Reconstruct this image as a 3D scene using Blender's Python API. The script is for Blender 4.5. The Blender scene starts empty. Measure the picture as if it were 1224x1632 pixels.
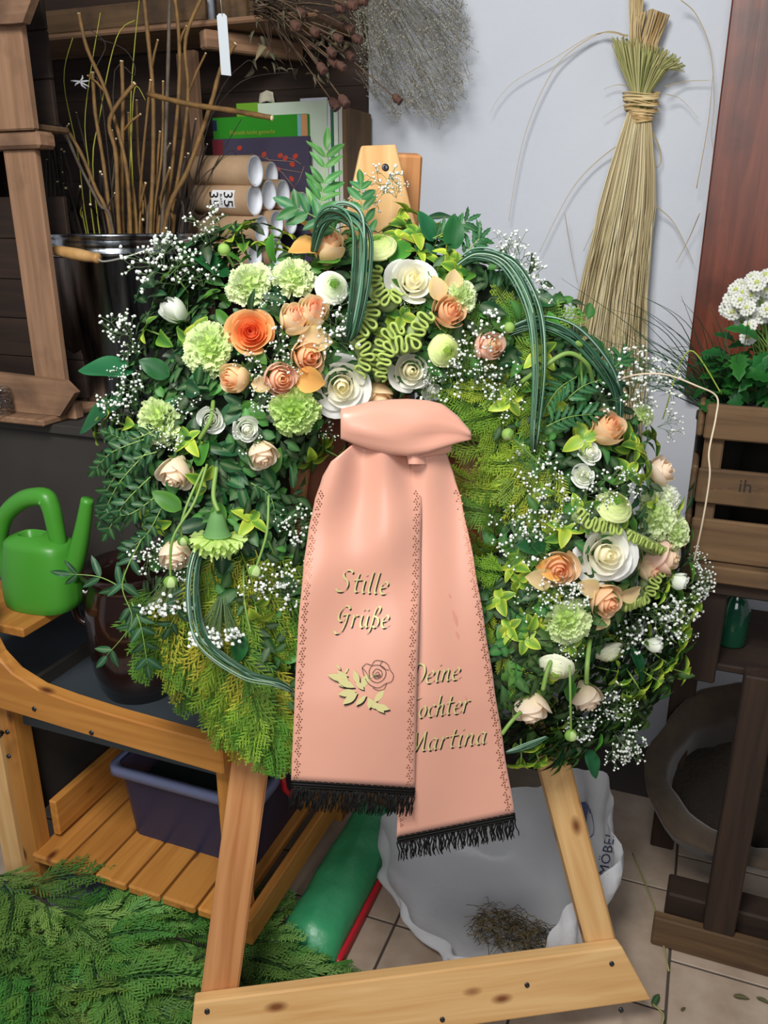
import bpy, math, random
import numpy as np
from mathutils import Vector, Matrix
S = bpy.context.scene
COL = S.collection
# ---------------------------------------------------------------- camera
H = 1.35
FPX = 1320.0
TH = math.radians(19.6)
cd = bpy.data.cameras.new('camera'); cam = bpy.data.objects.new('camera', cd); COL.objects.link(cam)
cam.location = (0, 0, H); cam.rotation_euler = (math.radians(90) - TH, 0, 0)
cd.sensor_fit = 'VERTICAL'; cd.sensor_height = 24.0; cd.lens = 24.0 * FPX / 1632.0
cd.clip_start = 0.02; cd.clip_end = 60
S.camera = cam
# ---------------------------------------------------------------- world, lights, exposure
W = bpy.data.worlds.new('world'); S.world = W; W.use_nodes = True
bg = W.node_tree.nodes['Background']; bg.inputs[0].default_value = (0.80, 0.90, 1.0, 1); bg.inputs[1].default_value = 0.06
def area(name, loc, target, size, sy, power, col):
    l = bpy.data.lights.new(name, 'AREA'); l.shape = 'RECTANGLE'; l.size = size; l.size_y = sy; l.energy = power; l.color = col
    o = bpy.data.objects.new(name, l); COL.objects.link(o); o.location = loc
    d = Vector(target) - Vector(loc); o.rotation_euler = d.to_track_quat('-Z', 'Y').to_euler()
    return o
area('skylight', (-0.4, 0.05, 2.35), (0.1, 1.15, 0.9), 0.55, 0.55, 37, (1.0, 0.985, 0.96))
area('shop_window', (-0.15, -1.0, 1.75), (0.1, 1.2, 1.0), 1.1, 1.0, 17, (0.97, 0.985, 1.0))
VS = S.view_settings
S.cycles.diffuse_bounces = 8; S.cycles.max_bounces = 16
VS.view_transform = 'Standard'; VS.look = 'None'; VS.exposure = 0.22; VS.gamma = 1.0; VS.use_curve_mapping = False
# ---------------------------------------------------------------- frames
rnd = random.Random(11)
U_ = rnd.uniform
CAM = np.array([0, 0, H])
def ray(x, y):
    a = (x - 612) / FPX; b = (816 - y) / FPX
    return np.array([a, math.cos(TH) + b * math.sin(TH), -math.sin(TH) + b * math.cos(TH)])
ROOM_A = math.radians(-21)
RM = Matrix.Rotation(ROOM_A, 4, 'Z')
uu = np.array([math.cos(ROOM_A), math.sin(ROOM_A), 0]); vv = np.array([-math.sin(ROOM_A), math.cos(ROOM_A), 0])
VW = 2.03                                   # back wall, room depth
def pV(x, y, V):                            # a sight line met with the room plane at depth V -> (U, z)
    r = ray(x, y); p = CAM + r * (V / (r @ vv)); return float(p @ uu), float(p[2])
def pZ(x, y, z):                            # ... with the level z -> (U, V)
    r = ray(x, y); p = CAM + r * ((z - H) / r[2]); return float(p @ uu), float(p @ vv)
EY = math.radians(9); EL = math.radians(14)
e1 = np.array([math.cos(EY), math.sin(EY), 0]); bk = np.array([-math.sin(EY), math.cos(EY), 0]); zz = np.array([0, 0, 1.0])
e2 = bk * math.sin(EL) + zz * math.cos(EL); en = -bk * math.cos(EL) + zz * math.sin(EL)
P0 = np.array([0.046, 1.065, 0.15])
EM = Matrix(((e1[0], e2[0], en[0], P0[0]), (e1[1], e2[1], en[1], P0[1]), (e1[2], e2[2], en[2], P0[2]), (0, 0, 0, 1)))
def el(x, y, off):                          # ... with the easel's leaning plane, off metres in front of it -> (a, b, c)
    r = ray(x, y); p = CAM + r * (((P0 + en * off - CAM) @ en) / (r @ en)); d = p - P0
    return Vector((float(d @ e1), float(d @ e2), off))
def T(*p): return Matrix.Translation(Vector(p))
def RZ(a): return Matrix.Rotation(a, 4, 'Z')
def axes(pos, x, z, s=1.0):                 # local X along x, local Z near z
    X = Vector(x).normalized(); Z = Vector(z); Z = Z - X * Z.dot(X)
    if Z.length < 1e-5: Z = X.orthogonal()
    Z.normalize(); Y = Z.cross(X)
    if not hasattr(s, '__len__'): s = (s, s, s)
    M = Matrix(((X.x * s[0], Y.x * s[1], Z.x * s[2], pos[0]), (X.y * s[0], Y.y * s[1], Z.y * s[2], pos[1]), (X.z * s[0], Y.z * s[1], Z.z * s[2], pos[2]), (0, 0, 0, 1)))
    return M
def facing(pos, z, s=1.0, spin=0.0):        # local Z along z
    Z = Vector(z).normalized(); X = Z.orthogonal()
    X = Matrix.Rotation(spin, 3, Z) @ X
    return axes(pos, X, Z, s)
# ---------------------------------------------------------------- objects
def ob(name, me, parent=None, M=None, label=None, kind=None):
    o = bpy.data.objects.new(name, me); COL.objects.link(o)
    if parent is not None: o.parent = parent
    if M is not None: o.matrix_basis = M
    if label: o['label'] = label
    if kind: o['kind'] = kind
    return o
def tag(o, label, cat, group=None):
    o['label'] = label; o['category'] = cat
    if group: o['group'] = group
    return o
def thing(name, label, cat, M=None, group=None):
    return tag(ob(name, None, None, M), label, cat, group)
# ---------------------------------------------------------------- mesh builder
class MB:
    def __init__(s): s.v = []; s.f = []; s.m = []; s.c = []; s.sm = []
    def add(s, vs, fs, mi=0, col=None, M=None, smooth=True):
        b = len(s.v)
        if M is not None: vs = [M @ Vector(p) for p in vs]
        s.v.extend(tuple(p) for p in vs)
        s.f.extend(tuple(i + b for i in f) for f in fs); s.m.extend([mi] * len(fs)); s.sm.extend([smooth] * len(fs))
        if col is None: s.c.extend([(1, 1, 1)] * len(vs))
        elif len(col) == len(vs) and hasattr(col[0], '__len__'): s.c.extend(col)
        else: s.c.extend([tuple(col)] * len(vs))
        return s
    def box(s, lo, hi, c=0.002, mi=0, M=None, col=None):
        lo = Vector(lo); hi = Vector(hi); c = min(c, min(hi - lo) * .45)
        vs = []; idx = {}
        for sx in (0, 1):
            for sy in (0, 1):
                for sz in (0, 1):
                    for ax in range(3):
                        p = [(lo, hi)[sx][0], (lo, hi)[sy][1], (lo, hi)[sz][2]]; sg = (sx, sy, sz)
                        for k in range(3):
                            if k != ax: p[k] += c if sg[k] == 0 else -c
                        idx[(sx, sy, sz, ax)] = len(vs); vs.append(p)
        fs = []
        def q(ax, sd):
            o = [(0, 0), (1, 0), (1, 1), (0, 1)]; r = []
            for a, b in o:
                g = [0, 0, 0]; g[ax] = sd; g[(ax + 1) % 3] = a; g[(ax + 2) % 3] = b; r.append(idx[(*g, ax)])
            return r if sd else r[::-1]
        for ax in range(3):
            for sd in (0, 1): fs.append(q(ax, sd))
        for ax in range(3):
            a1, a2 = (ax + 1) % 3, (ax + 2) % 3
            for s1 in (0, 1):
                for s2 in (0, 1):
                    g0 = [0, 0, 0]; g1 = [0, 0, 0]; g0[a1] = g1[a1] = s1; g0[a2] = g1[a2] = s2; g1[ax] = 1
                    f = [idx[(*g0, a1)], idx[(*g1, a1)], idx[(*g1, a2)], idx[(*g0, a2)]]
                    fs.append(f if s1 != s2 else f[::-1])
        for sx in (0, 1):
            for sy in (0, 1):
                for sz in (0, 1):
                    f = [idx[(sx, sy, sz, k)] for k in range(3)]
                    fs.append(f if (sx + sy + sz) % 2 else f[::-1])
        return s.add(vs, fs, mi, col, M, False)
    def tube(s, path, rad, n=6, mi=0, col=None, M=None, cap=True, flat=1.0):
        P = [Vector(p) for p in path]; k = len(P)
        if not hasattr(rad, '__len__'): rad = [rad] * k
        t0 = (P[1] - P[0]).normalized(); X = t0.orthogonal().normalized(); vs = []; cs = []
        for i in range(k):
            t = (P[min(i + 1, k - 1)] - P[max(i - 1, 0)])
            if t.length < 1e-9: t = t0
            t = t.normalized(); X = X - t * X.dot(t)
            if X.length < 1e-6: X = t.orthogonal()
            X.normalize(); Y = t.cross(X)
            for j in range(n):
                a = 2 * math.pi * j / n
                vs.append(P[i] + X * (math.cos(a) * rad[i]) + Y * (math.sin(a) * rad[i] * flat))
                if col is not None and hasattr(col[0], '__len__'): cs.append(col[min(i, len(col) - 1)])
        fs = [(i * n + j, i * n + (j + 1) % n, (i + 1) * n + (j + 1) % n, (i + 1) * n + j) for i in range(k - 1) for j in range(n)]
        if cap: fs += [tuple(range(n - 1, -1, -1)), tuple((k - 1) * n + j for j in range(n))]
        return s.add(vs, fs, mi, cs if cs else col, M)
    def lathe(s, prof, n=32, mi=0, col=None, M=None, a0=0, a1=2 * math.pi, sx=1, sy=1):
        full = abs(a1 - a0 - 2 * math.pi) < 1e-6; m = n if full else n + 1
        vs = [(r * math.cos(a0 + (a1 - a0) * j / n) * sx, r * math.sin(a0 + (a1 - a0) * j / n) * sy, z) for r, z in prof for j in range(m)]
        fs = []
        for i in range(len(prof) - 1):
            for j in range(n):
                k = (j + 1) % m if full else j + 1
                fs.append((i * m + j, i * m + k, (i + 1) * m + k, (i + 1) * m + j))
        return s.add(vs, fs, mi, col, M)
    def grid(s, G, mi=0, col=None, M=None, cu=False):
        nu = len(G); nv = len(G[0]); vs = [p for r in G for p in r]
        fs = [(i * nv + j, i * nv + j + 1, ((i + 1) % nu) * nv + j + 1, ((i + 1) % nu) * nv + j) for i in range(nu if cu else nu - 1) for j in range(nv - 1)]
        if col is not None and hasattr(col[0], '__len__') and hasattr(col[0][0], '__len__'): col = [c for r in col for c in r]
        return s.add(vs, fs, mi, col, M)
    def prism(s, poly, z0, z1, mi=0, col=None, M=None):
        n = len(poly)
        vs = [(x, y, z0) for x, y in poly] + [(x, y, z1) for x, y in poly]
        fs = [tuple(range(n - 1, -1, -1)), tuple(range(n, 2 * n))] + [(i, (i + 1) % n, n + (i + 1) % n, n + i) for i in range(n)]
        return s.add(vs, fs, mi, col, M, False)
    def ball(s, c, r, n=8, m=6, mi=0, col=None, M=None):
        if not hasattr(r, '__len__'): r = (r, r, r)
        vs = [(c[0], c[1], c[2] - r[2])]
        for i in range(1, m):
            t = -math.pi / 2 + math.pi * i / m
            for j in range(n):
                a = 2 * math.pi * j / n
                vs.append((c[0] + r[0] * math.cos(t) * math.cos(a), c[1] + r[1] * math.cos(t) * math.sin(a), c[2] + r[2] * math.sin(t)))
        vs.append((c[0], c[1], c[2] + r[2])); L = len(vs) - 1
        fs = [(0, 1 + (j + 1) % n, 1 + j) for j in range(n)]
        for i in range(m - 2):
            for j in range(n):
                a = 1 + i * n; fs.append((a + j, a + (j + 1) % n, a + n + (j + 1) % n, a + n + j))
        a = 1 + (m - 2) * n
        fs += [(a + j, a + (j + 1) % n, L) for j in range(n)]
        return s.add(vs, fs, mi, col, M)
    def mesh(s, name, mats, cols=False):
        me = bpy.data.meshes.new(name); me.from_pydata(s.v, [], s.f)
        if not isinstance(mats, (list, tuple)): mats = [mats]
        for m in mats: me.materials.append(m)
        me.polygons.foreach_set('use_smooth', s.sm)
        if len(mats) > 1: me.polygons.foreach_set('material_index', s.m)
        if cols:
            a = me.color_attributes.new('Col', 'FLOAT_COLOR', 'POINT')
            d = np.ones((len(s.v), 4), dtype=np.float32); d[:, :3] = np.array(s.c, dtype=np.float32); a.data.foreach_set('color', d.ravel())
        me.update(); return me
    def build(s, name, mats, parent=None, M=None, label=None, kind=None, cols=False):
        return ob(name, s.mesh(name, mats, cols), parent, M, label, kind)
def spline(pts, n=8):                       # Catmull-Rom through points
    P = [Vector(p) for p in pts]; out = []
    for i in range(len(P) - 1):
        a = P[max(i - 1, 0)]; b = P[i]; c = P[i + 1]; d = P[min(i + 2, len(P) - 1)]
        for k in range(n):
            t = k / n
            out.append(0.5 * ((2 * b) + (c - a) * t + (2 * a - 5 * b + 4 * c - d) * t * t + (3 * b - a - 3 * c + d) * t ** 3))
    out.append(P[-1]); return out
# ---------------------------------------------------------------- materials
def lin(c): return tuple(((x / 255) / 12.92 if x / 255 <= .04045 else ((x / 255 + .055) / 1.055) ** 2.4) for x in c)
def mat(name, col, rough=.6, metal=0, spec=.4, attr=False, noise=None, var=0.0, trl=0.0, bump=None, sheen=0, coat=0, alpha=1.0, hue=0.0, aniso=None):
    m = bpy.data.materials.new(name); m.use_nodes = True; nt = m.node_tree; N = nt.nodes; L = nt.links
    b = N['Principled BSDF']; b.inputs['Roughness'].default_value = rough; b.inputs['Metallic'].default_value = metal
    b.inputs['Specular IOR Level'].default_value = spec; b.inputs['Coat Weight'].default_value = coat; b.inputs['Sheen Weight'].default_value = sheen
    c = lin(col) + (1,)
    src = None
    if attr:
        a = N.new('ShaderNodeAttribute'); a.attribute_name = 'Col'; src = a.outputs['Color']
    else:
        r = N.new('ShaderNodeRGB'); r.outputs[0].default_value = c; src = r.outputs[0]
    tc = N.new('ShaderNodeTexCoord')
    if noise:                               # (scale, colour2, contrast)
        nz = N.new('ShaderNodeTexNoise'); nz.inputs['Scale'].default_value = noise[0]; nz.inputs['Detail'].default_value = 5
        L.new(tc.outputs['Object'], nz.inputs['Vector'])
        mr = N.new('ShaderNodeMapRange'); mr.inputs[1].default_value = .5 - noise[2]; mr.inputs[2].default_value = .5 + noise[2]
        L.new(nz.outputs[0], mr.inputs[0])
        mx = N.new('ShaderNodeMix'); mx.data_type = 'RGBA'; L.new(mr.outputs[0], mx.inputs[0]); L.new(src, mx.inputs[6]); mx.inputs[7].default_value = lin(noise[1]) + (1,)
        src = mx.outputs[2]
    if var or hue:
        oi = N.new('ShaderNodeObjectInfo'); hs = N.new('ShaderNodeHueSaturation')
        mr = N.new('ShaderNodeMapRange'); mr.inputs[3].default_value = 1 - var; mr.inputs[4].default_value = 1 + var
        L.new(oi.outputs['Random'], mr.inputs[0]); L.new(mr.outputs[0], hs.inputs['Value'])
        if hue:
            ml = N.new('ShaderNodeMath'); ml.operation = 'MULTIPLY'; ml.inputs[1].default_value = 7.31; L.new(oi.outputs['Random'], ml.inputs[0])
            fr = N.new('ShaderNodeMath'); fr.operation = 'FRACT'; L.new(ml.outputs[0], fr.inputs[0])
            m2 = N.new('ShaderNodeMapRange'); m2.inputs[3].default_value = .5 - hue; m2.inputs[4].default_value = .5 + hue
            L.new(fr.outputs[0], m2.inputs[0]); L.new(m2.outputs[0], hs.inputs['Hue'])
        L.new(src, hs.inputs['Color']); src = hs.outputs[0]
    L.new(src, b.inputs['Base Color'])
    if bump:
        nz = N.new('ShaderNodeTexNoise'); nz.inputs['Scale'].default_value = bump[0]; nz.inputs['Detail'].default_value = 4
        L.new(tc.outputs['Object'], nz.inputs['Vector'])
        bp = N.new('ShaderNodeBump'); bp.inputs['Strength'].default_value = bump[1]; bp.inputs['Distance'].default_value = bump[2] if len(bump) > 2 else .002
        L.new(nz.outputs[0], bp.inputs['Height']); L.new(bp.outputs[0], b.inputs['Normal'])
    out = N['Material Output']
    if trl:
        t = N.new('ShaderNodeBsdfTranslucent'); L.new(src, t.inputs[0]); ms = N.new('ShaderNodeMixShader'); ms.inputs[0].default_value = trl
        L.new(b.outputs[0], ms.inputs[1]); L.new(t.outputs[0], ms.inputs[2]); L.new(ms.outputs[0], out.inputs[0])
    if alpha < 1: b.inputs['Alpha'].default_value = alpha
    return m
def wood(name, c1, c2, rough=.6, dirt=None, sc=(2.2, 34, 34), bump=.25, knots=None):
    """grain along local X of each board"""
    m = bpy.data.materials.new(name); m.use_nodes = True; nt = m.node_tree; N = nt.nodes; L = nt.links
    b = N['Principled BSDF']; b.inputs['Roughness'].default_value = rough; b.inputs['Specular IOR Level'].default_value = .35
    tc = N.new('ShaderNodeTexCoord'); oi = N.new('ShaderNodeObjectInfo')
    ad = N.new('ShaderNodeVectorMath'); ad.operation = 'MULTIPLY_ADD'
    L.new(oi.outputs['Random'], ad.inputs[0]); ad.inputs[1].default_value = (7, 13, 5); L.new(tc.outputs['Object'], ad.inputs[2])
    mp = N.new('ShaderNodeMapping'); mp.inputs['Scale'].default_value = sc; L.new(ad.outputs[0], mp.inputs['Vector'])
    n1 = N.new('ShaderNodeTexNoise'); n1.inputs['Scale'].default_value = 1.6; n1.inputs['Detail'].default_value = 6; n1.inputs['Distortion'].default_value = .6
    L.new(mp.outputs[0], n1.inputs['Vector'])
    mr = N.new('ShaderNodeMapRange'); mr.inputs[1].default_value = .3; mr.inputs[2].default_value = .72; L.new(n1.outputs[0], mr.inputs[0])
    mx = N.new('ShaderNodeMix'); mx.data_type = 'RGBA'; mx.inputs[6].default_value = lin(c1) + (1,); mx.inputs[7].default_value = lin(c2) + (1,); L.new(mr.outputs[0], mx.inputs[0])
    src = mx.outputs[2]
    if dirt:
        n2 = N.new('ShaderNodeTexNoise'); n2.inputs['Scale'].default_value = 9; n2.inputs['Detail'].default_value = 4; L.new(ad.outputs[0], n2.inputs['Vector'])
        m2 = N.new('ShaderNodeMapRange'); m2.inputs[1].default_value = .5; m2.inputs[2].default_value = .75; L.new(n2.outputs[0], m2.inputs[0])
        x2 = N.new('ShaderNodeMix'); x2.data_type = 'RGBA'; L.new(m2.outputs[0], x2.inputs[0]); L.new(src, x2.inputs[6]); x2.inputs[7].default_value = lin(dirt) + (1,); src = x2.outputs[2]
    if knots:
        vo = N.new('ShaderNodeTexVoronoi'); vo.inputs['Scale'].default_value = 1.0
        mk = N.new('ShaderNodeMapping'); mk.inputs['Scale'].default_value = (7, 14, 14); L.new(ad.outputs[0], mk.inputs['Vector']); L.new(mk.outputs[0], vo.inputs['Vector'])
        m3 = N.new('ShaderNodeMapRange'); m3.inputs[1].default_value = .16; m3.inputs[2].default_value = .06; L.new(vo.outputs['Distance'], m3.inputs[0])
        x3 = N.new('ShaderNodeMix'); x3.data_type = 'RGBA'; L.new(m3.outputs[0], x3.inputs[0]); L.new(src, x3.inputs[6]); x3.inputs[7].default_value = lin(knots) + (1,); src = x3.outputs[2]
    hs = N.new('ShaderNodeHueSaturation'); m4 = N.new('ShaderNodeMapRange'); m4.inputs[3].default_value = .88; m4.inputs[4].default_value = 1.12
    L.new(oi.outputs['Random'], m4.inputs[0]); L.new(m4.outputs[0], hs.inputs['Value']); L.new(src, hs.inputs['Color'])
    L.new(hs.outputs[0], b.inputs['Base Color'])
    bp = N.new('ShaderNodeBump'); bp.inputs['Strength'].default_value = bump; bp.inputs['Distance'].default_value = .0012; L.new(n1.outputs[0], bp.inputs['Height']); L.new(bp.outputs[0], b.inputs['Normal'])
    return m
M_ = {}
M_['pine'] = wood('pine wood', (218, 178, 122), (198, 150, 92), .55, knots=(120, 70, 36))
M_['pine_dark'] = wood('oiled pine wood', (196, 136, 66), (168, 108, 46), .5, knots=(92, 46, 22))
M_['redpine'] = wood('reddish pine wood', (196, 142, 92), (164, 104, 58), .6)
M_['redboard'] = wood('red brown board', (168, 98, 62), (128, 66, 40), .6)
M_['crate'] = wood('old crate wood', (158, 122, 94), (124, 92, 68), .78, dirt=(98, 74, 58))
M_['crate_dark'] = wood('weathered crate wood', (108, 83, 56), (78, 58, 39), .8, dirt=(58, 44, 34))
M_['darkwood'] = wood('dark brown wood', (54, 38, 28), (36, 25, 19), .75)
M_['mahogany'] = wood('mahogany stained wood', (118, 58, 36), (82, 36, 22), .35, dirt=(62, 30, 22))
M_['greyboard'] = mat('dark grey panel', (62, 58, 54), .8, noise=(6, (48, 44, 40), .3))
M_['wall'] = mat('white plaster', (206, 210, 217), .9, noise=(5, (198, 203, 212), .3), bump=(60, .25, .003))
M_['screw'] = mat('dark steel', (70, 72, 76), .4, metal=.9)
M_['zinc'] = mat('zinc sheet', (176, 180, 186), .24, metal=1.0, noise=(9, (140, 144, 150), .3))
M_['pail'] = mat('zinc with painted reflections', (188, 192, 198), .2, metal=1.0, noise=(1.0, (58, 60, 66), .16))  # bright and dark vertical streaks painted into the colour to imitate reflections
_nt = M_['pail'].node_tree; _nz = next(n for n in _nt.nodes if n.bl_idname == 'ShaderNodeTexNoise'); _l = _nz.inputs['Vector'].links[0]; _mp = _nt.nodes.new('ShaderNodeMapping'); _mp.inputs['Scale'].default_value = (46, 46, .6)
_nt.links.new(_l.from_socket, _mp.inputs['Vector']); _nt.links.new(_mp.outputs[0], _nz.inputs['Vector'])
M_['wire'] = mat('pale wire', (190, 188, 180), .4, metal=.6)
M_['leafstem'] = mat('green stem', (118, 150, 72), .5)
M_['var'] = mat('leaf surface', (90, 140, 50), .45, attr=True, var=.22, hue=.012, trl=.25, spec=.28)
M_['dark'] = mat('dark leaf', (40, 84, 44), .42, attr=True, var=.28, hue=.015, trl=.12, spec=.22)
M_['petal'] = mat('petal', (240, 240, 230), .6, attr=True, trl=.42, spec=.2)
M_['frond'] = mat('conifer', (80, 120, 40), .55, attr=True, var=.25, hue=.02, trl=.15)
M_['blossom'] = mat('white blossom', (240, 243, 236), .6, trl=.2)
M_['gstem'] = mat('thin green stem', (92, 118, 74), .6)
M_['grass'] = mat('blue green grass', (52, 86, 66), .35, attr=True)
# ================================================================ ROOM
def struct(name, mb, m, parent=None, M=None):
    o = mb.build(name, m, parent, M); o['kind'] = 'structure' if parent is None else None
    if parent is not None: del o['kind']
    return o
M_['grout'] = mat('dark grout', (70, 62, 56), .9)
M_['tile'] = mat('beige stone tile', (178, 160, 142), .55, noise=(14, (146, 126, 108), .25), var=.06, bump=(90, .15, .002))
fl = MB(); fl.box((-2.6, -2.6, -.05), (2.2, VW + .05, -.003), .001)
floor = struct('floor', fl, M_['grout'], None, RM)
# tiles: columns along v, staggered; one column line passes the point seen at pixel (630,1473)
u0, v0 = pZ(630, 1473, 0); TU, TV = .262, .30
tb = MB(); tb.box((0.002, 0.002, -.004), (TU - .003, TV - .003, 0.0), .0012)
tme = tb.mesh('tile', M_['tile'])
for i in range(-6, 5):
    off = (0, .115, .11, .02)[i % 4] if i else 0
    if i == -1: off = 0
    if i == 2: off = .11
    if i == 1: off = -.008
    for j in range(-5, 4):
        U = u0 + i * TU; V = v0 + off + j * TV
        if V + TV > VW or U < -2.2: continue
        ob('tile', tme, floor, T(U, V, 0))
w = MB(); w.box((-2.6, VW, 0), (2.2, VW + .1, 3.0), .001); struct('wall_back', w, M_['wall'], None, RM)
w = MB(); w.box((-2.2, -.6, 0), (-2.1, VW, 3.0), .001); struct('wall_left', w, M_['wall'], None, RM)
w = MB(); w.box((1.35, .2, 0), (1.45, VW, 3.0), .001); struct('wall_right', w, M_['wall'], None, RM)
# ---- board helper: long axis of every board is its local X
def board(name, parent, p0, p1, up, w, t, m, c=.003, label=None, taper=None):
    p0 = Vector(p0); p1 = Vector(p1); d = p1 - p0; L = d.length
    mb = MB()
    mb.box((-L / 2, -w / 2, -t / 2), (L / 2, w / 2, t / 2), c)
    if taper: mb.v = [(x, y * (taper if x > 0 else 1), z) for x, y, z in mb.v]
    Y = Vector(up); X = d.normalized(); Z = X.cross(Y)
    return mb.build(name, m, parent, axes((p0 + p1) / 2, X, Z), label)
def screw(parent, pos, nrm, r=.004, name='screw'):
    mb = MB(); mb.lathe([(r * .25, .0004), (r * .35, .0010), (r, .0012), (r * 1.05, -.002)], 10)
    mb.lathe([(0.0001, .0002), (r * .25, .0004)], 10)
    return mb.build(name, M_['screw'], parent, facing(pos, nrm))
# ---- dark stained wooden door on the right of the wall
dU0, _ = pV(1130, 300, VW - .03); _, dz0 = pV(1090, 628, VW - .03)
dt = thing('wooden_door', 'tall reddish brown stained wooden door panel against the white wall at right', 'door', RM @ T(dU0, VW, dz0))
board('stile', dt, (.075, -.03, 0), (.075, -.03, 1.6), (1, 0, 0), .15, .045, M_['mahogany'])
board('panel', dt, (.33, -.018, .12), (.33, -.018, 1.6), (1, 0, 0), .36, .02, M_['mahogany'])
board('stile', dt, (.585, -.03, 0), (.585, -.03, 1.6), (1, 0, 0), .15, .045, M_['mahogany'])
board('rail', dt, (.15, -.03, .06), (.51, -.03, .06), (0, 0, 1), .12, .043, M_['mahogany'])
# ================================================================ EASEL
ez = thing('easel', 'light pine A-frame easel holding the flower wreath', 'easel', EM)
def leg(xa, ya, xb, yb, w, m):
    a = el(xa, ya, 0); b = el(xb, yb, 0); d = (b - a).normalized()
    return board('leg', ez, a, b, d.cross(Vector((0, 0, 1))), w, .028, m, .004)
A0 = el(347, 1600, 0); A1 = el(398, 1225, 0)
d = (A1 - A0).normalized(); top = A0 + d * 1.20
A0 -= d * .04
board('leg', ez, A0, top, Vector((0, 0, 1)).cross(d), .060, .028, M_['redpine'], .004)
B0 = el(955, 1500, 0); B1 = el(875, 1190, 0); d2 = (B1 - B0).normalized(); B0 -= d2 * .09
board('leg', ez, B0, B0 + d2 * 1.24, Vector((0, 0, 1)).cross(d2), .054, .028, M_['pine'], .004)
# front crossbar nailed on the legs
cb0 = el(306, 1590, .028); cb1 = el(985, 1502, .028)
mb = MB(); LB = (cb1 - cb0).length
poly = [(-.012, -.105), (LB + .055, -.105), (LB + .002, 0), (.004, 0)]
mb.prism(poly, 0, .026)
d3 = (cb1 - cb0).normalized()
o = mb.build('crossbar', M_['pine'], ez, axes(cb0 - Vector((0, 0, .013)), d3, (0, 0, 1)))
bv = o.modifiers.new('bevel', 'BEVEL'); bv.width = .003; bv.segments = 2
for (x, y) in ((975, 1536), (990, 1610), (705, 1625), (840, 1570), (330, 1612)):
    p = el(x, y, .042); screw(ez, p, (0, 0, 1), .0042, 'nail')
# apex plate and the rear strut behind it
p0 = el(600, 300, .014)
mb = MB()
pts = [el(574, 236, .015), el(629, 234, .015), el(652, 330, .015), el(690, 460, .015), el(520, 460, .015), el(556, 320, .015)]
cx = sum(p.x for p in pts) / 6; cy = sum(p.y for p in pts) / 6
mb.prism([(p.y - cy, -(p.x - cx)) for p in pts][::-1], 0, .026)
mb.f = [f[::-1] for f in mb.f]
o = mb.build('apex_plate', M_['pine'], ez, axes((cx, cy, .002), (0, 1, 0), (0, 0, 1)))
bv = o.modifiers.new('bevel', 'BEVEL'); bv.width = .003; bv.segments = 2
screw(ez, el(614, 267, .028), (0, 0, 1), .0055)
q = el(649, 240, -.03); 
board('rear_leg', ez, (q.x, q.y, -.045), (q.x - .02, -.02, -.62), (1, 0, 0), .050, .036, M_['redpine'], .004)
# reddish backing board seen through the ring
c0 = el(618, 880, 0)
for k, (xa, xb) in enumerate(((452, 560), (562, 672), (674, 786))):
    a = el(xa, 900, -.02); b = el(xb, 900, -.02)
    board('backing_board', ez, ((a.x + b.x) / 2, c0.y - .22, -.027), ((a.x + b.x) / 2, c0.y + .24, -.027), (1, 0, 0), b.x - a.x, .02, M_['redboard'], .002)
# ================================================================ WREATH
W0 = Vector((0, .41, .04))
wr = thing('flower_wreath', 'round funeral wreath of white and peach roses and green carnations on the easel', 'wreath', EM @ T(*W0))
WI = T(*(-W0))
def wob(name, me, M, parent=None, label=None, kind=None): return ob(name, me, wr, WI @ M, label, kind)
WC = (0.0, .81); WRM = .265; WRT = .125; WCB = .075; WH = .09
def surf(a, b):                              # height and outward normal of the ring's cushion
    da = a - WC[0]; db = b - WC[1]; r = math.hypot(da, db) + 1e-6; k = (r - WRM) / WRT; kk = max(-1, min(1, k))
    h = math.sqrt(max(0.0, 1 - kk * kk)); c = WCB + WH * h
    n = Vector((da / r * kk, db / r * kk, .35 + h)).normalized()
    return c, n
def wp(x, y, lift=0.0):                      # point of the cushion under a pixel
    off = .16
    for _ in range(4):
        p = el(x, y, off); c, n = surf(p.x, p.y); off = c + lift
    p = el(x, y, off); return p, n
def mpp(p):                                  # metres per pixel at a wreath point
    w = P0 + e1 * p[0] + e2 * p[1] + en * p[2] - CAM
    return float(w @ np.array([0, math.cos(TH), -math.sin(TH)])) / FPX
def C3(*c): return lin(c)
def mixc(a, b, t): return tuple(a[i] * (1 - t) + b[i] * t for i in range(3))
# ---- base ring of moss and twigs
mb = MB()
G = []
for i in range(64):
    A = 2 * math.pi * i / 64; r = []
    for j in range(14):
        B = 2 * math.pi * j / 14; k = 1 + U_(-.09, .09)
        rr = WRM + .098 * k * math.cos(B); r.append((WC[0] + rr * math.cos(A), WC[1] + rr * math.sin(A), .07 + .062 * k * math.sin(B)))
    G.append(r + [r[0]])
mb.grid(G, cu=True)
mb.build('moss_ring', mat('dark moss', (34, 48, 26), .95, noise=(40, (24, 34, 20), .2), bump=(120, .6, .01)), wr, WI)
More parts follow.
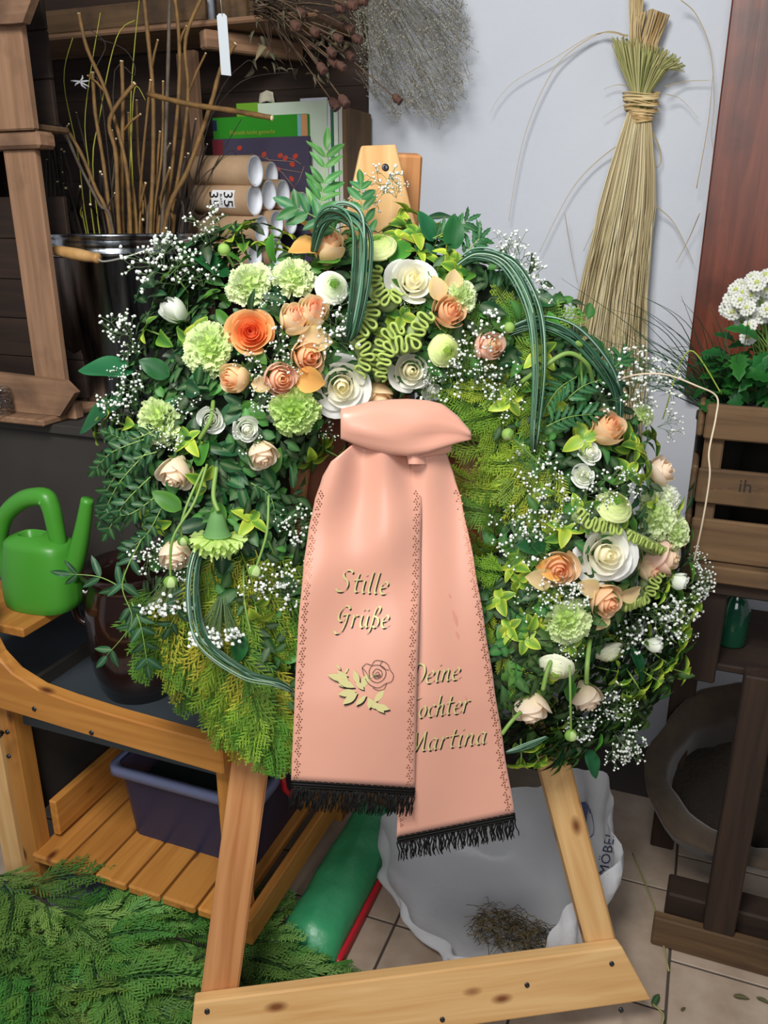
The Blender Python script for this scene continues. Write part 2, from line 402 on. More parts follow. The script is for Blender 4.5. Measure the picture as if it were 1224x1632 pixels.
# ---- leaves
def leaf_mb(L=1.0, wd=.5, fold=.18, bend=.25, cc=(90, 140, 50), ce=None, nv=4, nl=8, shape=1.0, serr=0.0, mb=None, M=None, thick=0):
    """ovate leaf along +X, colour from midrib to margin"""
    mb = mb or MB(); G = []; CC = []
    c0 = C3(*cc); c1 = C3(*ce) if ce else mixc(c0, (0, 0, 0), .12)
    for i in range(nl + 1):
        t = i / nl; w = wd * .5 * (math.sin(math.pi * min(1, t ** (.8 * shape))) ** .68 if 0 < t < 1 else .02)
        if serr and i % 2: w *= 1 - serr
        row = []; cr = []
        for j in range(-nv // 2, nv // 2 + 1):
            s = j / (nv / 2)
            row.append((t * L, s * w, abs(s) * w * fold * 2 - bend * t * t * L + (.02 * L * math.sin(9 * t + 3 * s) * abs(s))))
            k = abs(s); cr.append(mixc(c0, c1, 1.0 if k > .9 else (.25 if k > .4 else 0)) if ce else mixc(c0, c1, 1 - k) if k else mixc(c0, (.5, .6, .3), .15))
        G.append(row); CC.append(cr)
    mb.grid(G, 0, CC, M); return mb
VARC = [((104, 152, 52), (206, 218, 84)), ((78, 128, 46), (178, 206, 70)), ((150, 186, 58), (214, 222, 86)), ((66, 116, 48), (142, 182, 66))]
VL = [leaf_mb(1, .66, .15, .25 + .1 * k, *VARC[k], shape=.9).mesh('variegated_leaf', M_['var'], True) for k in range(4)]
GREEN = [leaf_mb(1, .55, .14, .2, (70, 128, 46), (92, 150, 58)).mesh('green_leaf', M_['var'], True), leaf_mb(1, .5, .2, .35, (56, 112, 44), (74, 130, 52)).mesh('green_leaf', M_['var'], True)]
DL = [leaf_mb(1, .5, .12, .15, (28, 68, 38)).mesh('dark_leaf', M_['dark'], True), leaf_mb(1, .34, .15, .3, (36, 78, 44)).mesh('dark_leaf', M_['dark'], True), leaf_mb(1, .6, .1, .1, (30, 76, 40)).mesh('dark_leaf', M_['dark'], True)]
BIG = leaf_mb(1, .62, .1, .12, (34, 92, 52), (44, 104, 58), nv=6, nl=12).mesh('broad_leaf', M_['dark'], True)
def rdir(n, up=None, spread=1.0):
    v = Vector((rnd.gauss(0, 1), rnd.gauss(0, 1), rnd.gauss(0, .6)))
    if up is not None: v = Vector(up) * 1.6 + v * spread
    v = v - n * v.dot(n) * .75; return v.normalized()
def in_poly(x, y, P):
    r = False; j = len(P) - 1
    for i in range(len(P)):
        if (P[i][1] > y) != (P[j][1] > y) and x < (P[j][0] - P[i][0]) * (y - P[i][1]) / (P[j][1] - P[i][1]) + P[i][0]: r = not r
        j = i
    return r
def rand_in(P):
    xs = [p[0] for p in P]; ys = [p[1] for p in P]
    while True:
        x = U_(min(xs), max(xs)); y = U_(min(ys), max(ys))
        if in_poly(x, y, P): return x, y
# filler foliage: thousands of small leaves nobody could count
def filler(name, n, kinds, size, region=None, lift=(-.03, .012), label=None, mtl='dark', excl=None):
    mb = MB()
    for _ in range(n):
        if region:
            x, y = rand_in(region); p, nn = wp(x, y, U_(*lift))
        else:
            A = U_(0, 2 * math.pi); k = U_(-.95, 1.02); r = WRM + WRT * k
            a = WC[0] + r * math.cos(A); b = WC[1] + r * math.sin(A); c, nn = surf(a, b); p = Vector((a, b, c + U_(*lift)))
        kd = rnd.choice(kinds); L = U_(*size)
        dd = rdir(nn) + nn * U_(0, .5)
        M = axes(p, dd, nn + Vector((U_(-.5, .5), U_(-.5, .5), 0)), L)
        f = U_(.75, 1.25); cc = tuple(min(255, q * f) for q in kd[1])
        leaf_mb(1, kd[0], .15, U_(.1, .4), cc, None, 2, 4, mb=mb, M=M)
    return mb.build(name, M_[mtl], wr, WI, label, 'stuff', True)
filler('small_foliage', 2600, [(.5, (22, 56, 26)), (.36, (28, 66, 30)), (.55, (36, 82, 32)), (.5, (58, 108, 40)), (.5, (18, 44, 22))], (.016, .034))
filler('small_foliage', 1700, [(.5, (22, 56, 26)), (.4, (34, 78, 34)), (.55, (58, 108, 40)), (.5, (18, 44, 22))], (.022, .042), [(880, 960), (1080, 880), (1105, 960), (1075, 1090), (1000, 1170), (900, 1215), (800, 1190), (800, 1040)], (-.05, .005))
filler('small_foliage', 900, [(.5, (22, 56, 26)), (.4, (34, 78, 34)), (.55, (58, 108, 40)), (.5, (18, 44, 22))], (.018, .036), [(255, 450), (300, 385), (420, 345), (340, 480), (280, 640), (260, 800), (190, 840), (165, 720), (200, 580)], (-.05, .005))
LEFT = [(235, 440), (300, 360), (560, 330), (560, 420), (420, 700), (480, 780), (400, 900), (180, 940), (150, 700)]
RIGHT = [(800, 860), (1100, 780), (1110, 960), (1060, 1120), (880, 1210), (800, 1060)]
TOPR = [(600, 330), (740, 350), (860, 480), (980, 620), (860, 640), (700, 460)]
nd = 0
for region, n in ((LEFT, 140), (RIGHT, 75), (TOPR, 34)):
    for _ in range(n):
        x, y = rand_in(region); p, nn = wp(x, y, U_(-.012, .012))
        me = rnd.choice(DL + GREEN[:1]); s = U_(.026, .046)
        wob('dark_leaf', me, axes(p, rdir(nn) + nn * U_(.0, .5), nn + Vector((U_(-.4, .4), U_(-.4, .4), 0)), s))
# broad leaves that stand out
for x, y, dx, dy, L in ((365, 440, -1.0, .75, .062), (215, 590, -1, .1, .075), (205, 630, -1, -.6, .085), (385, 1010, -.2, -1, .04), (1005, 1030, .35, -.9, .065), (870, 870, -1, .1, .045), (960, 1000, .1, 1, .05), (985, 1030, -.3, -.9, .05), (900, 1185, -.4, -.8, .05), (935, 1195, .3, -.8, .05), (720, 400, .1, 1, .05), (690, 385, -.4, 1, .045), (250, 660, 1, .3, .05), (300, 605, 1, -.2, .045), (270, 600, -.8, .5, .045), (1090, 820, .4, .9, .045)):
    p, nn = wp(x, y, .008); wob('broad_leaf', BIG, axes(p, Vector((dx, dy, .15)), nn + Vector((0, .2, .3)), L))
# ---- euonymus sprigs: yellow-margined leaves in rosettes
NL = {'green_leaf': 0, 'yellow_leaf': 0, 'variegated_leaf': 0}
def sprig(x, y, dx, dy, tz=.8, s=1.0, yellow=.6, lift=.012, nleaf=7):
    p, nn = wp(x, y, lift); D = (Vector((dx, dy, 0)) + nn * tz).normalized(); L = .034 * s
    mb = MB(); mb.tube([p - D * L, p - D * L * .4 + nn * .002, p], [.0016, .0014, .001], 5)
    st = mb.build('euonymus_sprig', M_['leafstem'], wr, WI)
    X = D.orthogonal(); ph = U_(0, 6.28)
    for k in range(nleaf):
        if k < 4: a = ph + k * math.pi / 2 + U_(-.2, .2); base = p; el_ = U_(.08, .5); sz = U_(.020, .027) * s
        else: a = ph + .8 + k * 2.1; base = p - D * L * U_(.4, .7); el_ = U_(-.2, .2); sz = U_(.026, .034) * s
        o = Matrix.Rotation(a, 3, D) @ X; d = o * math.cos(el_) + D * math.sin(el_)
        me = VL[rnd.choice((0, 2, 2, 0, 1))] if (k < 4 and rnd.random() < yellow) else VL[rnd.choice((1, 3, 3, 0))] if rnd.random() < .75 else GREEN[0]
        g = me is GREEN[0] or (k >= 4 and me in (VL[1], VL[3]))
        nm = 'green_leaf' if g else 'yellow_leaf' if me is VL[2] else 'variegated_leaf'; NL[nm] += 1
        ob(nm, me, st, axes(base, d, D, sz))
SPR = [(275, 432, -.3, .7, .9), (232, 525, -.8, .2, .6), (300, 540, .1, -.6, .8), (384, 362, .1, .8, .7), (372, 380, -.4, .3, .9), (450, 372, .6, .6, .5), (420, 385, 0, .3, 1), (560, 355, .3, .8, .5), (650, 338, .5, .9, .5), (680, 352, .8, .5, .6), (662, 372, 0, -.2, 1),
       (716, 408, .5, .2, 1), (728, 430, .4, -.4, 1), (640, 505, .2, .5, 1.1), (622, 530, -.2, .3, 1.1), (155, 690, -.9, -.3, .5), (172, 668, -.6, .3, .7), (228, 828, -.8, -.2, .7), (252, 835, -.1, -.5, .9), (205, 800, -.8, .3, .6), (322, 765, .5, -.4, .7), (300, 700, -.2, .3, .9), (515, 712, .4, -.3, 1), (540, 728, .8, -.4, .7), (495, 735, -.1, -.8, .8),
       (745, 668, .5, -.5, .8), (800, 775, -.6, -.1, .9), (812, 762, .2, .6, .9), (870, 600, .2, .5, 1), (880, 640, -.1, -.4, 1), (862, 565, -.4, .4, .8), (902, 842, .1, .6, 1.1), (1012, 712, .3, .5, 1), (1028, 738, .6, .1, .9), (1000, 752, -.2, .2, 1.1), (1022, 765, .2, -.6, 1), (1040, 698, .7, .5, .7), (798, 955, -.6, .3, .8), (812, 1000, -.7, .1, .8), (845, 1005, .2, -.3, 1.1), (820, 905, -.4, .8, .6), (1108, 962, .9, 0, .6),
       (1058, 945, .5, -.4, .9), (1048, 1085, .6, -.4, .8), (1020, 1100, .1, -.7, .8), (830, 1218, -.3, -.8, .6), (1090, 1010, .8, -.2, .6), (860, 1215, .2, -.9, .6), (700, 372, .4, .7, .8), (410, 985, .1, -.8, .7), (400, 830, .3, .7, .8), (930, 700, -.3, .3, 1), (812, 640, .3, .4, .9)]
for i, a in enumerate(SPR):
    sprig(*a, s=U_(.95, 1.2), yellow=.85 if a[0] > 560 else .6, nleaf=6 if i % 2 else 5)
for region, n, yl in (([(880, 700), (1060, 690), (1100, 900), (1090, 1100), (980, 1180), (850, 1200), (800, 1050), (800, 880)], 42, .6), ([(600, 330), (740, 370), (760, 460), (690, 420), (590, 360)], 15, .7), ([(220, 400), (330, 370), (380, 420), (260, 640), (190, 720), (180, 620)], 20, .35), ([(230, 700), (400, 690), (450, 780), (380, 860), (200, 850)], 18, .35), ([(840, 560), (940, 560), (960, 700), (850, 720)], 11, .6)):
    for _ in range(n):
        if max(NL.values()) > 288: break
        x, y = rand_in(region); sprig(x, y, U_(-.6, .6), U_(-.6, .6), U_(.6, 1.1), U_(.8, 1.1), yl, U_(.0, .012), 5)
# ---- conifer fronds (flat forked sprays)
def frond_mb(L, n, sub, cb, ct, seed, mb=None, M=None, droop=.15, w0=.0014):
    R = random.Random(seed); mb = mb or MB(); cb = C3(*cb); ct = C3(*ct)
    def dart(p, d, nrm, ln, w, c0, c1):
        s = d.cross(nrm).normalized() * w; mid = p + d * ln * .45
        mb.add([p - s * .4, mid - s, p + d * ln, mid + s, mid + nrm * w * .7, p + s * .4], [(0, 1, 4), (1, 2, 4), (2, 3, 4), (3, 5, 4), (5, 0, 4)], 0, [c0, c0, c1, c0, mixc(c0, c1, .5), c0], M)
    Z = Vector((0, 0, 1))
    def pos(t): return Vector((L * t, L * .06 * math.sin(3 * t), -droop * L * t * t))
    mb.tube([pos(t) for t in (0, .35, .7, 1)], [w0 * 1.2, w0, w0 * .8, w0 * .5], 4, 0, [cb, cb, cb, ct], M)
    for i in range(n):
        t = .1 + .88 * i / n; p = pos(t); sd = 1 if i % 2 else -1
        ang = math.radians(R.uniform(30, 46)) * sd; ln = L * (.36 * (1 - t) ** .8 + .07) * R.uniform(.8, 1.15)
        d = Vector((math.cos(ang), math.sin(ang), R.uniform(-.25, .12))).normalized()
        dart(p, d, Z, ln, w0 * 1.0, cb, ct)
        m = max(2, int(sub * ln / (L * .4)) + 1)
        for j in range(m):
            q = p + d * ln * (.15 + .8 * j / m); s2 = 1 if j % 2 else -1
            a2 = ang + math.radians(34) * s2; e = Vector((math.cos(a2), math.sin(a2), R.uniform(-.2, .15))).normalized()
            l2 = ln * (.34 - .18 * j / m) * R.uniform(.8, 1.2) + .002
            dart(q, e, Z, l2, w0 * 1.05, mixc(cb, ct, .4), ct)
    return mb
FG = [frond_mb(.15, 26, 11, (70, 106, 28), (140, 174, 50), 1).mesh('conifer_frond', M_['frond'], True),
      frond_mb(.13, 24, 10, (84, 116, 28), (160, 180, 50), 2, droop=.3).mesh('conifer_frond', M_['frond'], True),
      frond_mb(.16, 28, 11, (54, 92, 30), (112, 156, 50), 3, droop=.05).mesh('conifer_frond', M_['frond'], True)]
FY = [frond_mb(.14, 20, 8, (116, 124, 32), (190, 186, 58), 4).mesh('yellowed_frond', M_['frond'], True), frond_mb(.12, 18, 8, (128, 134, 34), (198, 192, 64), 5, droop=.3).mesh('yellowed_frond', M_['frond'], True)]
def frond(x, y, dx, dy, L=1.0, yel=False, lift=.0, tz=.15):
    p, nn = wp(x, y, lift); D = Vector((dx, dy, tz)).normalized()
    wob('yellowed_frond' if yel else 'conifer_frond', rnd.choice(FY if yel else FG), axes(p, D, Vector((U_(-.5, .5), U_(-.3, .3), 1)), L))
for k in range(105):                        # hanging skirt at the lower left
    x, y = rand_in([(245, 900), (330, 860), (452, 860), (440, 1120), (410, 1150), (330, 1080), (235, 960)])
    q = (x - 250) / 220
    frond(x, y, -.12 + .30 * q + U_(-.22, .22), -1, U_(.7, 1.05), rnd.random() < .42, U_(-.012, .010), U_(-.35, .0))
for x, y, dx, dy, L, ye in ((430, 1110, .12, -1, .95, 0), (405, 1105, .1, -1, .9, 0), (440, 1120, .25, -1, .9, 1), (450, 1130, .1, -1, .8, 0), (350, 1020, .05, -1, .95, 0), (320, 1000, -.05, -1, .9, 1), (380, 1060, .1, -1, .9, 1), (290, 960, -.1, -1, .9, 0), (255, 930, -.15, -1, .9, 0), (235, 925, -.2, -1, .6, 0), (395, 1080, .05, -1, 1, 1), (410, 1080, .2, -1, 1, 1)):
    frond(x, y, dx, dy, L, ye, .01, -.2)
for k in range(46):                         # inner right of the ring
    x, y = rand_in([(720, 620), (790, 520), (880, 520), (930, 640), (880, 760), (810, 830), (780, 740), (740, 690)])
    frond(x, y, U_(-1, .3), U_(-.9, .5), U_(.5, .85), rnd.random() < .12, U_(-.015, .004), .05)
for k in range(16):
    x, y = rand_in([(770, 860), (820, 850), (830, 1080), (790, 1090)])
    frond(x, y, U_(-.5, .5), U_(-.7, .9), U_(.4, .6), False, U_(-.02, .0), .1)
# ---- pinnate sprays: pistachio at lower left, fern, ruscus
def pinnate(name, x, y, path, n, ll, lw, cc, me_serr=0, lift=.015, both=True, tip=True, label=None, stemr=.0012):
    P = []
    for (px_, py_, lf) in path:
        p, nn = wp(px_, py_, 0); P.append(el(px_, py_, .16 + lf))
    C = spline(P, 8); mb = MB(); mb.tube(C, [stemr * (1 - .6 * i / len(C)) for i in range(len(C))], 4, 0)
    st = mb.build(name, M_['leafstem'], wr, WI, label)
    lm = leaf_mb(1, lw, .12, .18, cc, None, 4, 8, serr=me_serr).mesh('leaflet', M_['dark'], True)
    for k in range(n):
        i = int((len(C) - 2) * (.18 + .8 * k / max(1, n - 1))); t = (C[i + 1] - C[i]).normalized()
        for sd in ((1, -1) if both else ((1,) if k % 2 else (-1,))):
            s = Vector((0, 0, 1)).cross(t) * sd
            d = (t * .75 + s * U_(.7, 1) + Vector((0, 0, U_(-.2, .25)))).normalized()
            ob('leaflet', lm, st, axes(C[i], d, Vector((U_(-.4, .4), U_(-.4, .4), 1)), ll * U_(.8, 1.15)))
    if tip: ob('leaflet', lm, st, axes(C[-1], (C[-1] - C[-2]), Vector((0, 0, 1)), ll))
RC = (52, 110, 62); PC = (38, 80, 52)
pinnate('ruscus_branch', 0, 0, [(505, 345, .0), (515, 300, 0), (520, 240, 0)], 6, .034, .3, (70, 128, 62), label='upright leafy ruscus branch')
pinnate('ruscus_branch', 0, 0, [(540, 370, .0), (500, 345, 0.01), (470, 330, .01)], 4, .032, .42, RC)
pinnate('ruscus_branch', 0, 0, [(590, 380, .0), (578, 335, 0), (575, 295, -.01)], 5, .028, .38, RC)
pinnate('pistachio_branch', 0, 0, [(225, 860, .0), (195, 930, 0.01), (210, 990, .01), (170, 1045, .0)], 5, .026, .36, PC, label='reddish twig with small oblong leaflets')
pinnate('pistachio_branch', 0, 0, [(210, 960, .0), (225, 1000, 0.01), (235, 1060, .0)], 5, .026, .36, PC)
pinnate('pistachio_branch', 0, 0, [(300, 930, .0), (290, 960, 0.01), (270, 1000, .0)], 4, .026, .36, PC)
pinnate('pistachio_branch', 0, 0, [(200, 940, .0), (160, 920, .0), (115, 915, .0)], 3, .03, .3, PC)
for a in ([(250, 720, .0), (200, 740, 0), (165, 790, -.02)], [(240, 760, 0), (200, 800, 0), (170, 850, -.02)], [(230, 700, 0), (180, 720, 0), (150, 750, -.02)], [(400, 770, 0), (430, 790, 0), (440, 830, 0)], [(380, 760, 0), (350, 800, 0), (330, 830, 0)], [(260, 680, 0), (210, 700, 0), (172, 690, -.02)], [(250, 790, 0), (205, 820, 0), (165, 815, -.02)], [(235, 720, 0), (190, 770, 0), (160, 830, -.03)], [(262, 800, 0), (235, 850, 0), (200, 880, -.01)]):
    pinnate('pistachio_branch', 0, 0, a, 7, .018, .5, (30, 74, 40))
FC = (44, 100, 58)
for a in ([(900, 640, .02), (930, 615, .03), (975, 600, .02)], [(870, 680, .02), (905, 665, .03), (945, 660, .03)], [(920, 600, .02), (890, 620, .03), (870, 650, .03)], [(690, 380, -.01), (720, 365, -.01), (745, 352, -.01)], [(735, 410, -.01), (760, 385, -.01), (765, 380, -.01)], [(960, 600, .0), (985, 580, .0), (990, 570, .0)], [(780, 420, -.02), (800, 450, -.02), (810, 480, -.02)]):
    pinnate('fern_frond', 0, 0, a, 7, .024, .32, FC, .3)
# ---- bear grass loops
M_['bg'] = mat('blue green grass blade', (50, 92, 74), .3, attr=True)
def grassloop(path, n, spread, label=None, r=.0021, close=(.3, 1)):
    mb = MB()
    for k in range(n):
        ox = U_(-1, 1) * spread; oy = U_(-1, 1) * spread; oz = U_(-.6, .6) * spread
        P = []
        for i, (x, y, lf) in enumerate(path):
            t = i / (len(path) - 1); f = close[0] + (close[1] - close[0]) * math.sin(math.pi * t)
            q = el(x, y, .16 + lf); P.append(q + Vector((ox, oy, oz)) * f)
        C = spline(P, 7); c = C3(*rnd.choice(((60, 100, 76), (78, 122, 94), (44, 80, 60), (128, 160, 140), (96, 138, 104), (48, 86, 58), (150, 178, 156))))
        mb.tube(C, [r * (.6 + .4 * math.sin(math.pi * i / len(C))) for i in range(len(C))], 4, 0, c, flat=.3)
    return mb.build('grass_loop', M_['bg'], wr, WI, label, None, True)
grassloop([(500, 400, 0), (515, 350, .03), (545, 335, .06), (575, 360, .075), (575, 440, .07), (563, 515, .05), (555, 540, .03)], 17, .0125, 'striped grass blades looped over the rose heads')
grassloop([(720, 430, .0), (760, 405, .02), (810, 420, .04), (848, 490, .05), (858, 580, .05), (852, 680, .03), (850, 720, .0)], 17, .0125, 'grass loop arching at the upper right')
grassloop([(790, 540, .0), (850, 515, .02), (910, 530, .04), (960, 580, .04), (985, 630, .02), (985, 690, .0)], 14, .011)
grassloop([(345, 830, .0), (315, 880, .03), (308, 950, .04), (325, 1020, .04), (390, 1070, .045), (440, 1085, .045), (465, 1100, .03)], 13, .011, 'grey green grass blades hanging over the conifer')
grassloop([(808, 1200, .0), (840, 1192, .0), (872, 1175, -.01)], 8, .008)
# ---- flower heads
def rose_parts(N, op, seed, cin, cout, cbase=None, nh=5, green=None, hz=1.0):
    """nested spiral petals; returns list of MB, the first holds the heart"""
    R = random.Random(seed); out = []; heart = MB(); mxr = 0
    ci = C3(*cin); co = C3(*cout); cb = C3(*(cbase or cout))
    tot = N + nh
    for i in range(tot):
        t = i / (tot - 1); phi = i * 2.39996 + R.uniform(-.2, .2)
        Rt = .055 + (.20 * t + op * .78 * t ** 1.35); Rb = .03 + .16 * t
        zt = 1.0 - .06 * (1 - t) - op * .55 * t ** 1.4 + R.uniform(-.03, .03)
        hw = 1.55 - .5 * t
        nw = 7; ns = 8; G = []; CC = []
        kink = R.uniform(-.3, .3)
        for a in range(nw + 1):
            w = a / nw; row = []; cr = []
            for b in range(ns + 1):
                s = -1 + 2 * b / ns
                rr = Rb * (1 - w) + Rt * w + (.07 + .09 * t) * math.sin(math.pi * w)
                tipw = max(0, w - .62) / .38
                rr += op * .10 * t * tipw ** 2 + .02 * s * (1 if t < .9 else .6)
                rr += op * .05 * t * tipw * math.cos(s * 3 + kink * 6)
                z = zt * w ** .8 - .16 * abs(s + kink * .4) ** 2.4 * w * (.35 + .65 * t) - op * .10 * t * tipw ** 2
                prof = (.45 + .75 * math.sin(math.pi * min(1, .12 + .62 * w)))
                th = phi + s * hw * prof * .82
                row.append((rr * math.cos(th), rr * math.sin(th), (z - .55) * hz)); mxr = max(mxr, rr)
                c = mixc(ci, co, min(1, t * 1.25)); c = mixc(c, cb, (1 - w) * .7); 
                if green and t > .8: c = mixc(c, C3(*green), .45 * max(0, 1 - 1.3 * w) + .25 * max(0, abs(s) - .6))
                cr.append(mixc(c, (1, 1, 1), .10 * tipw))
            G.append(row); CC.append(cr)
        if i < nh: heart.grid(G, 0, CC)
        else:
            m = MB(); m.grid(G, 0, CC); out.append(m)
    # calyx
    for k in range(5):
        a = k * 2 * math.pi / 5
        M = Matrix.Rotation(a, 4, 'Z') @ T(.1, 0, -.56) @ Matrix.Rotation(-.45, 4, 'Y')
        leaf_mb(.62, .26, .1, -.1, (84, 128, 60), (110, 150, 74), 2, 5, mb=heart, M=M)
    heart.ball((0, 0, -.6), (.15, .15, .14), 8, 5, 0, C3(96, 140, 66))
    heart.tube([(0, 0, -.62), (0, 0, -1.1)], .06, 6, 0, C3(104, 142, 70))
    s = 1 / mxr
    for m in [heart] + out: m.v = [(x * s, y * s, z * s) for x, y, z in m.v]
    return [heart] + out
ROSES = {}
def rose_type(key, *a, **k):
    L = rose_parts(*a, **k); ROSES[key] = [L[0].mesh('rose_heart', M_['petal'], True)] + [m.mesh('petal', M_['petal'], True) for m in L[1:]]
WHT = (246, 246, 238); CRM = (246, 240, 206)
rose_type('white_big', 11, .86, 3, (254, 247, 212), (254, 254, 250), (253, 251, 236), nh=5)
rose_type('white_big2', 10, .74, 8, (254, 247, 210), (254, 254, 248), (253, 251, 234), nh=5)
rose_type('white_small', 8, .66, 5, (252, 251, 240), (252, 253, 250), (238, 244, 220), nh=7)
rose_type('white_bud', 6, .26, 9, (250, 251, 244), (250, 252, 246), (230, 240, 204), hz=1.2)
rose_type('orange', 13, .74, 4, (244, 128, 70), (250, 186, 114), (247, 156, 88), nh=7)
rose_type('peach', 8, .34, 6, (248, 186, 128), (253, 226, 178), (251, 216, 164), nh=6, green=(222, 224, 150), hz=1.25)
rose_type('peach2', 8, .46, 12, (246, 180, 126), (252, 220, 178), (250, 208, 158), nh=6, green=(224, 220, 150), hz=1.15)
rose_type('cream', 8, .32, 7, (246, 174, 136), (253, 236, 196), (251, 228, 184), nh=6, green=(232, 232, 168), hz=1.25)
rose_type('pink', 8, .34, 10, (252, 224, 176), (253, 216, 196), (252, 214, 192), nh=6, green=(240, 222, 170), hz=1.25)
rose_type('pale', 8, .44, 13, (251, 228, 200), (253, 236, 214), (251, 234, 202), nh=6, green=(232, 230, 172), hz=1.2)
def rose(name, key, x, y, dpx, dx=0, dy=0, label=None, lift=.018, spin=None, np_=99):
    p, nn = wp(x, y, lift); r = dpx * mpp(p) / 2
    Z = Vector((nn.x * .35 + dx, nn.y * .35 + dy, .9)).normalized()
    op_r = r
    o = ob(name, ROSES[key][0], wr, WI @ facing(p, Z, op_r, U_(0, 6) if spin is None else spin), label)
    for m in ROSES[key][1:]: ob('petal', m, o)
    return o
# white roses
rose('white_rose', 'white_big', 545, 615, 116, -.15, -.1, 'large fully open white rose left of the ribbon bow')
rose('white_rose', 'white_big2', 658, 447, 96, .1, .15, 'white rose near the top of the wreath')
rose('white_rose', 'white_big2', 655, 590, 88, .1, 0, 'white rose right above the ribbon bow')
rose('white_rose', 'white_big', 966, 884, 124, 0, .05, 'largest white rose, in the lower right flower group')
# small white spray roses
for x, y, d, k, dx, dy, lb in ((276, 495, 46, 'white_bud', -.7, .4, 'white rosebud on the upper left edge'), (336, 668, 52, 'white_small', -.2, -.2, 'left of two small white roses low on the left'), (394, 684, 52, 'white_small', .2, -.3, 'right of two small white roses low on the left'),
        (689, 622, 40, 'white_small', .4, -.4, 'small white rose on the ribbon bow'), (941, 720, 46, 'white_small', .1, .3, 'upper of two small white roses at right'), (930, 757, 44, 'white_small', -.2, .1, 'lower of two small white roses at right'), (1044, 1029, 28, 'white_bud', .8, -.2, 'white bud on the lower right edge'), (1083, 926, 30, 'white_bud', .8, 0, 'white bud beside the pink rose')):
    rose('white_spray_rose', k, x, y, d, dx, dy, lb)
# orange and peach roses
rose('orange_rose', 'orange', 400, 529, 88, 0, 0, 'open orange rose')
for k, x, y, d, dx, dy, lb in (('peach', 523, 394, 60, .25, .7, 'peach rose at the top beside the grass loop'), ('cream', 470, 508, 56, .3, .5, 'left of the pair of cream roses'), ('cream', 500, 496, 56, .2, .4, 'right of the pair of cream roses'), ('peach2', 490, 567, 68, .35, -.15, 'peach rose left of the large white rose'),
        ('pink', 446, 603, 60, .2, -.1, 'pink tinged rose under the orange rose'), ('peach', 374, 604, 52, -.9, -.2, 'peach rosebud turned left'), ('peach2', 717, 497, 70, .2, .2, 'peach pink rose at upper right'), ('pink', 780, 552, 54, .3, .2, 'pale pink rose among white blossoms'), ('peach', 603, 634, 52, .1, -.9, 'peach rose nodding onto the bow'),
        ('peach', 968, 682, 62, .1, .5, 'peach rose at the right edge, topmost'), ('pale', 1054, 750, 54, .5, .6, 'peach rose on the far right edge'), ('peach2', 889, 905, 72, -.1, -.2, 'peach rose left of the largest white rose'), ('pink', 1054, 888, 66, .8, 0, 'pink rose right of the largest white rose'), ('cream', 1034, 906, 44, .2, -.1, 'cream rosebud beside the largest white rose'),
        ('peach2', 966, 957, 66, .2, -.3, 'peach rose below the largest white rose'), ('pale', 845, 1130, 68, -.2, -1.3, 'pale peach rose hanging head down at lower right'), ('pale', 936, 1113, 58, .2, -1.2, 'peach rose drooping near the lower right tip'), ('pale', 279, 755, 66, -.3, -1.1, 'peach rose drooping on the left edge'), ('pale', 418, 726, 56, .2, -1.0, 'peach rose half hidden by leaves'), ('pale', 279, 886, 62, .0, -1.2, 'peach rose hanging above the conifer')):
    rose('peach_rose', k, x, y, d, dx, dy, lb)
# loose outer petals that stand away
OP = leaf_mb(1, .9, .25, .3, (240, 176, 96), (244, 196, 112), 4, 6, shape=1.2).mesh('outer_petal', M_['petal'], True)
OPP = leaf_mb(1, .8, .25, .3, (240, 206, 158), (236, 216, 150), 4, 6, shape=1.2).mesh('outer_petal', M_['petal'], True)
for me, x, y, dx, dy, s in ((OP, 510, 400, -1, .15, .042), (OP, 497, 372, -.5, .6, .03), (OPP, 475, 540, .9, -.1, .045), (OP, 470, 600, 1, -.3, .04), (OPP, 400, 612, 1, -.1, .028), (OPP, 880, 925, -.9, .2, .04), (OPP, 955, 940, -1, .3, .036), (OPP, 985, 950, 1, .2, .036), (OPP, 965, 975, -.4, -.9, .03), (OP, 900, 905, -1, .1, .042), (OPP, 700, 480, -.2, 1, .034), (OPP, 718, 470, .2, 1, .034)):
    p, nn = wp(x, y, .016); wob('outer_petal', me, axes(p, Vector((dx, dy, .3)), nn, s))
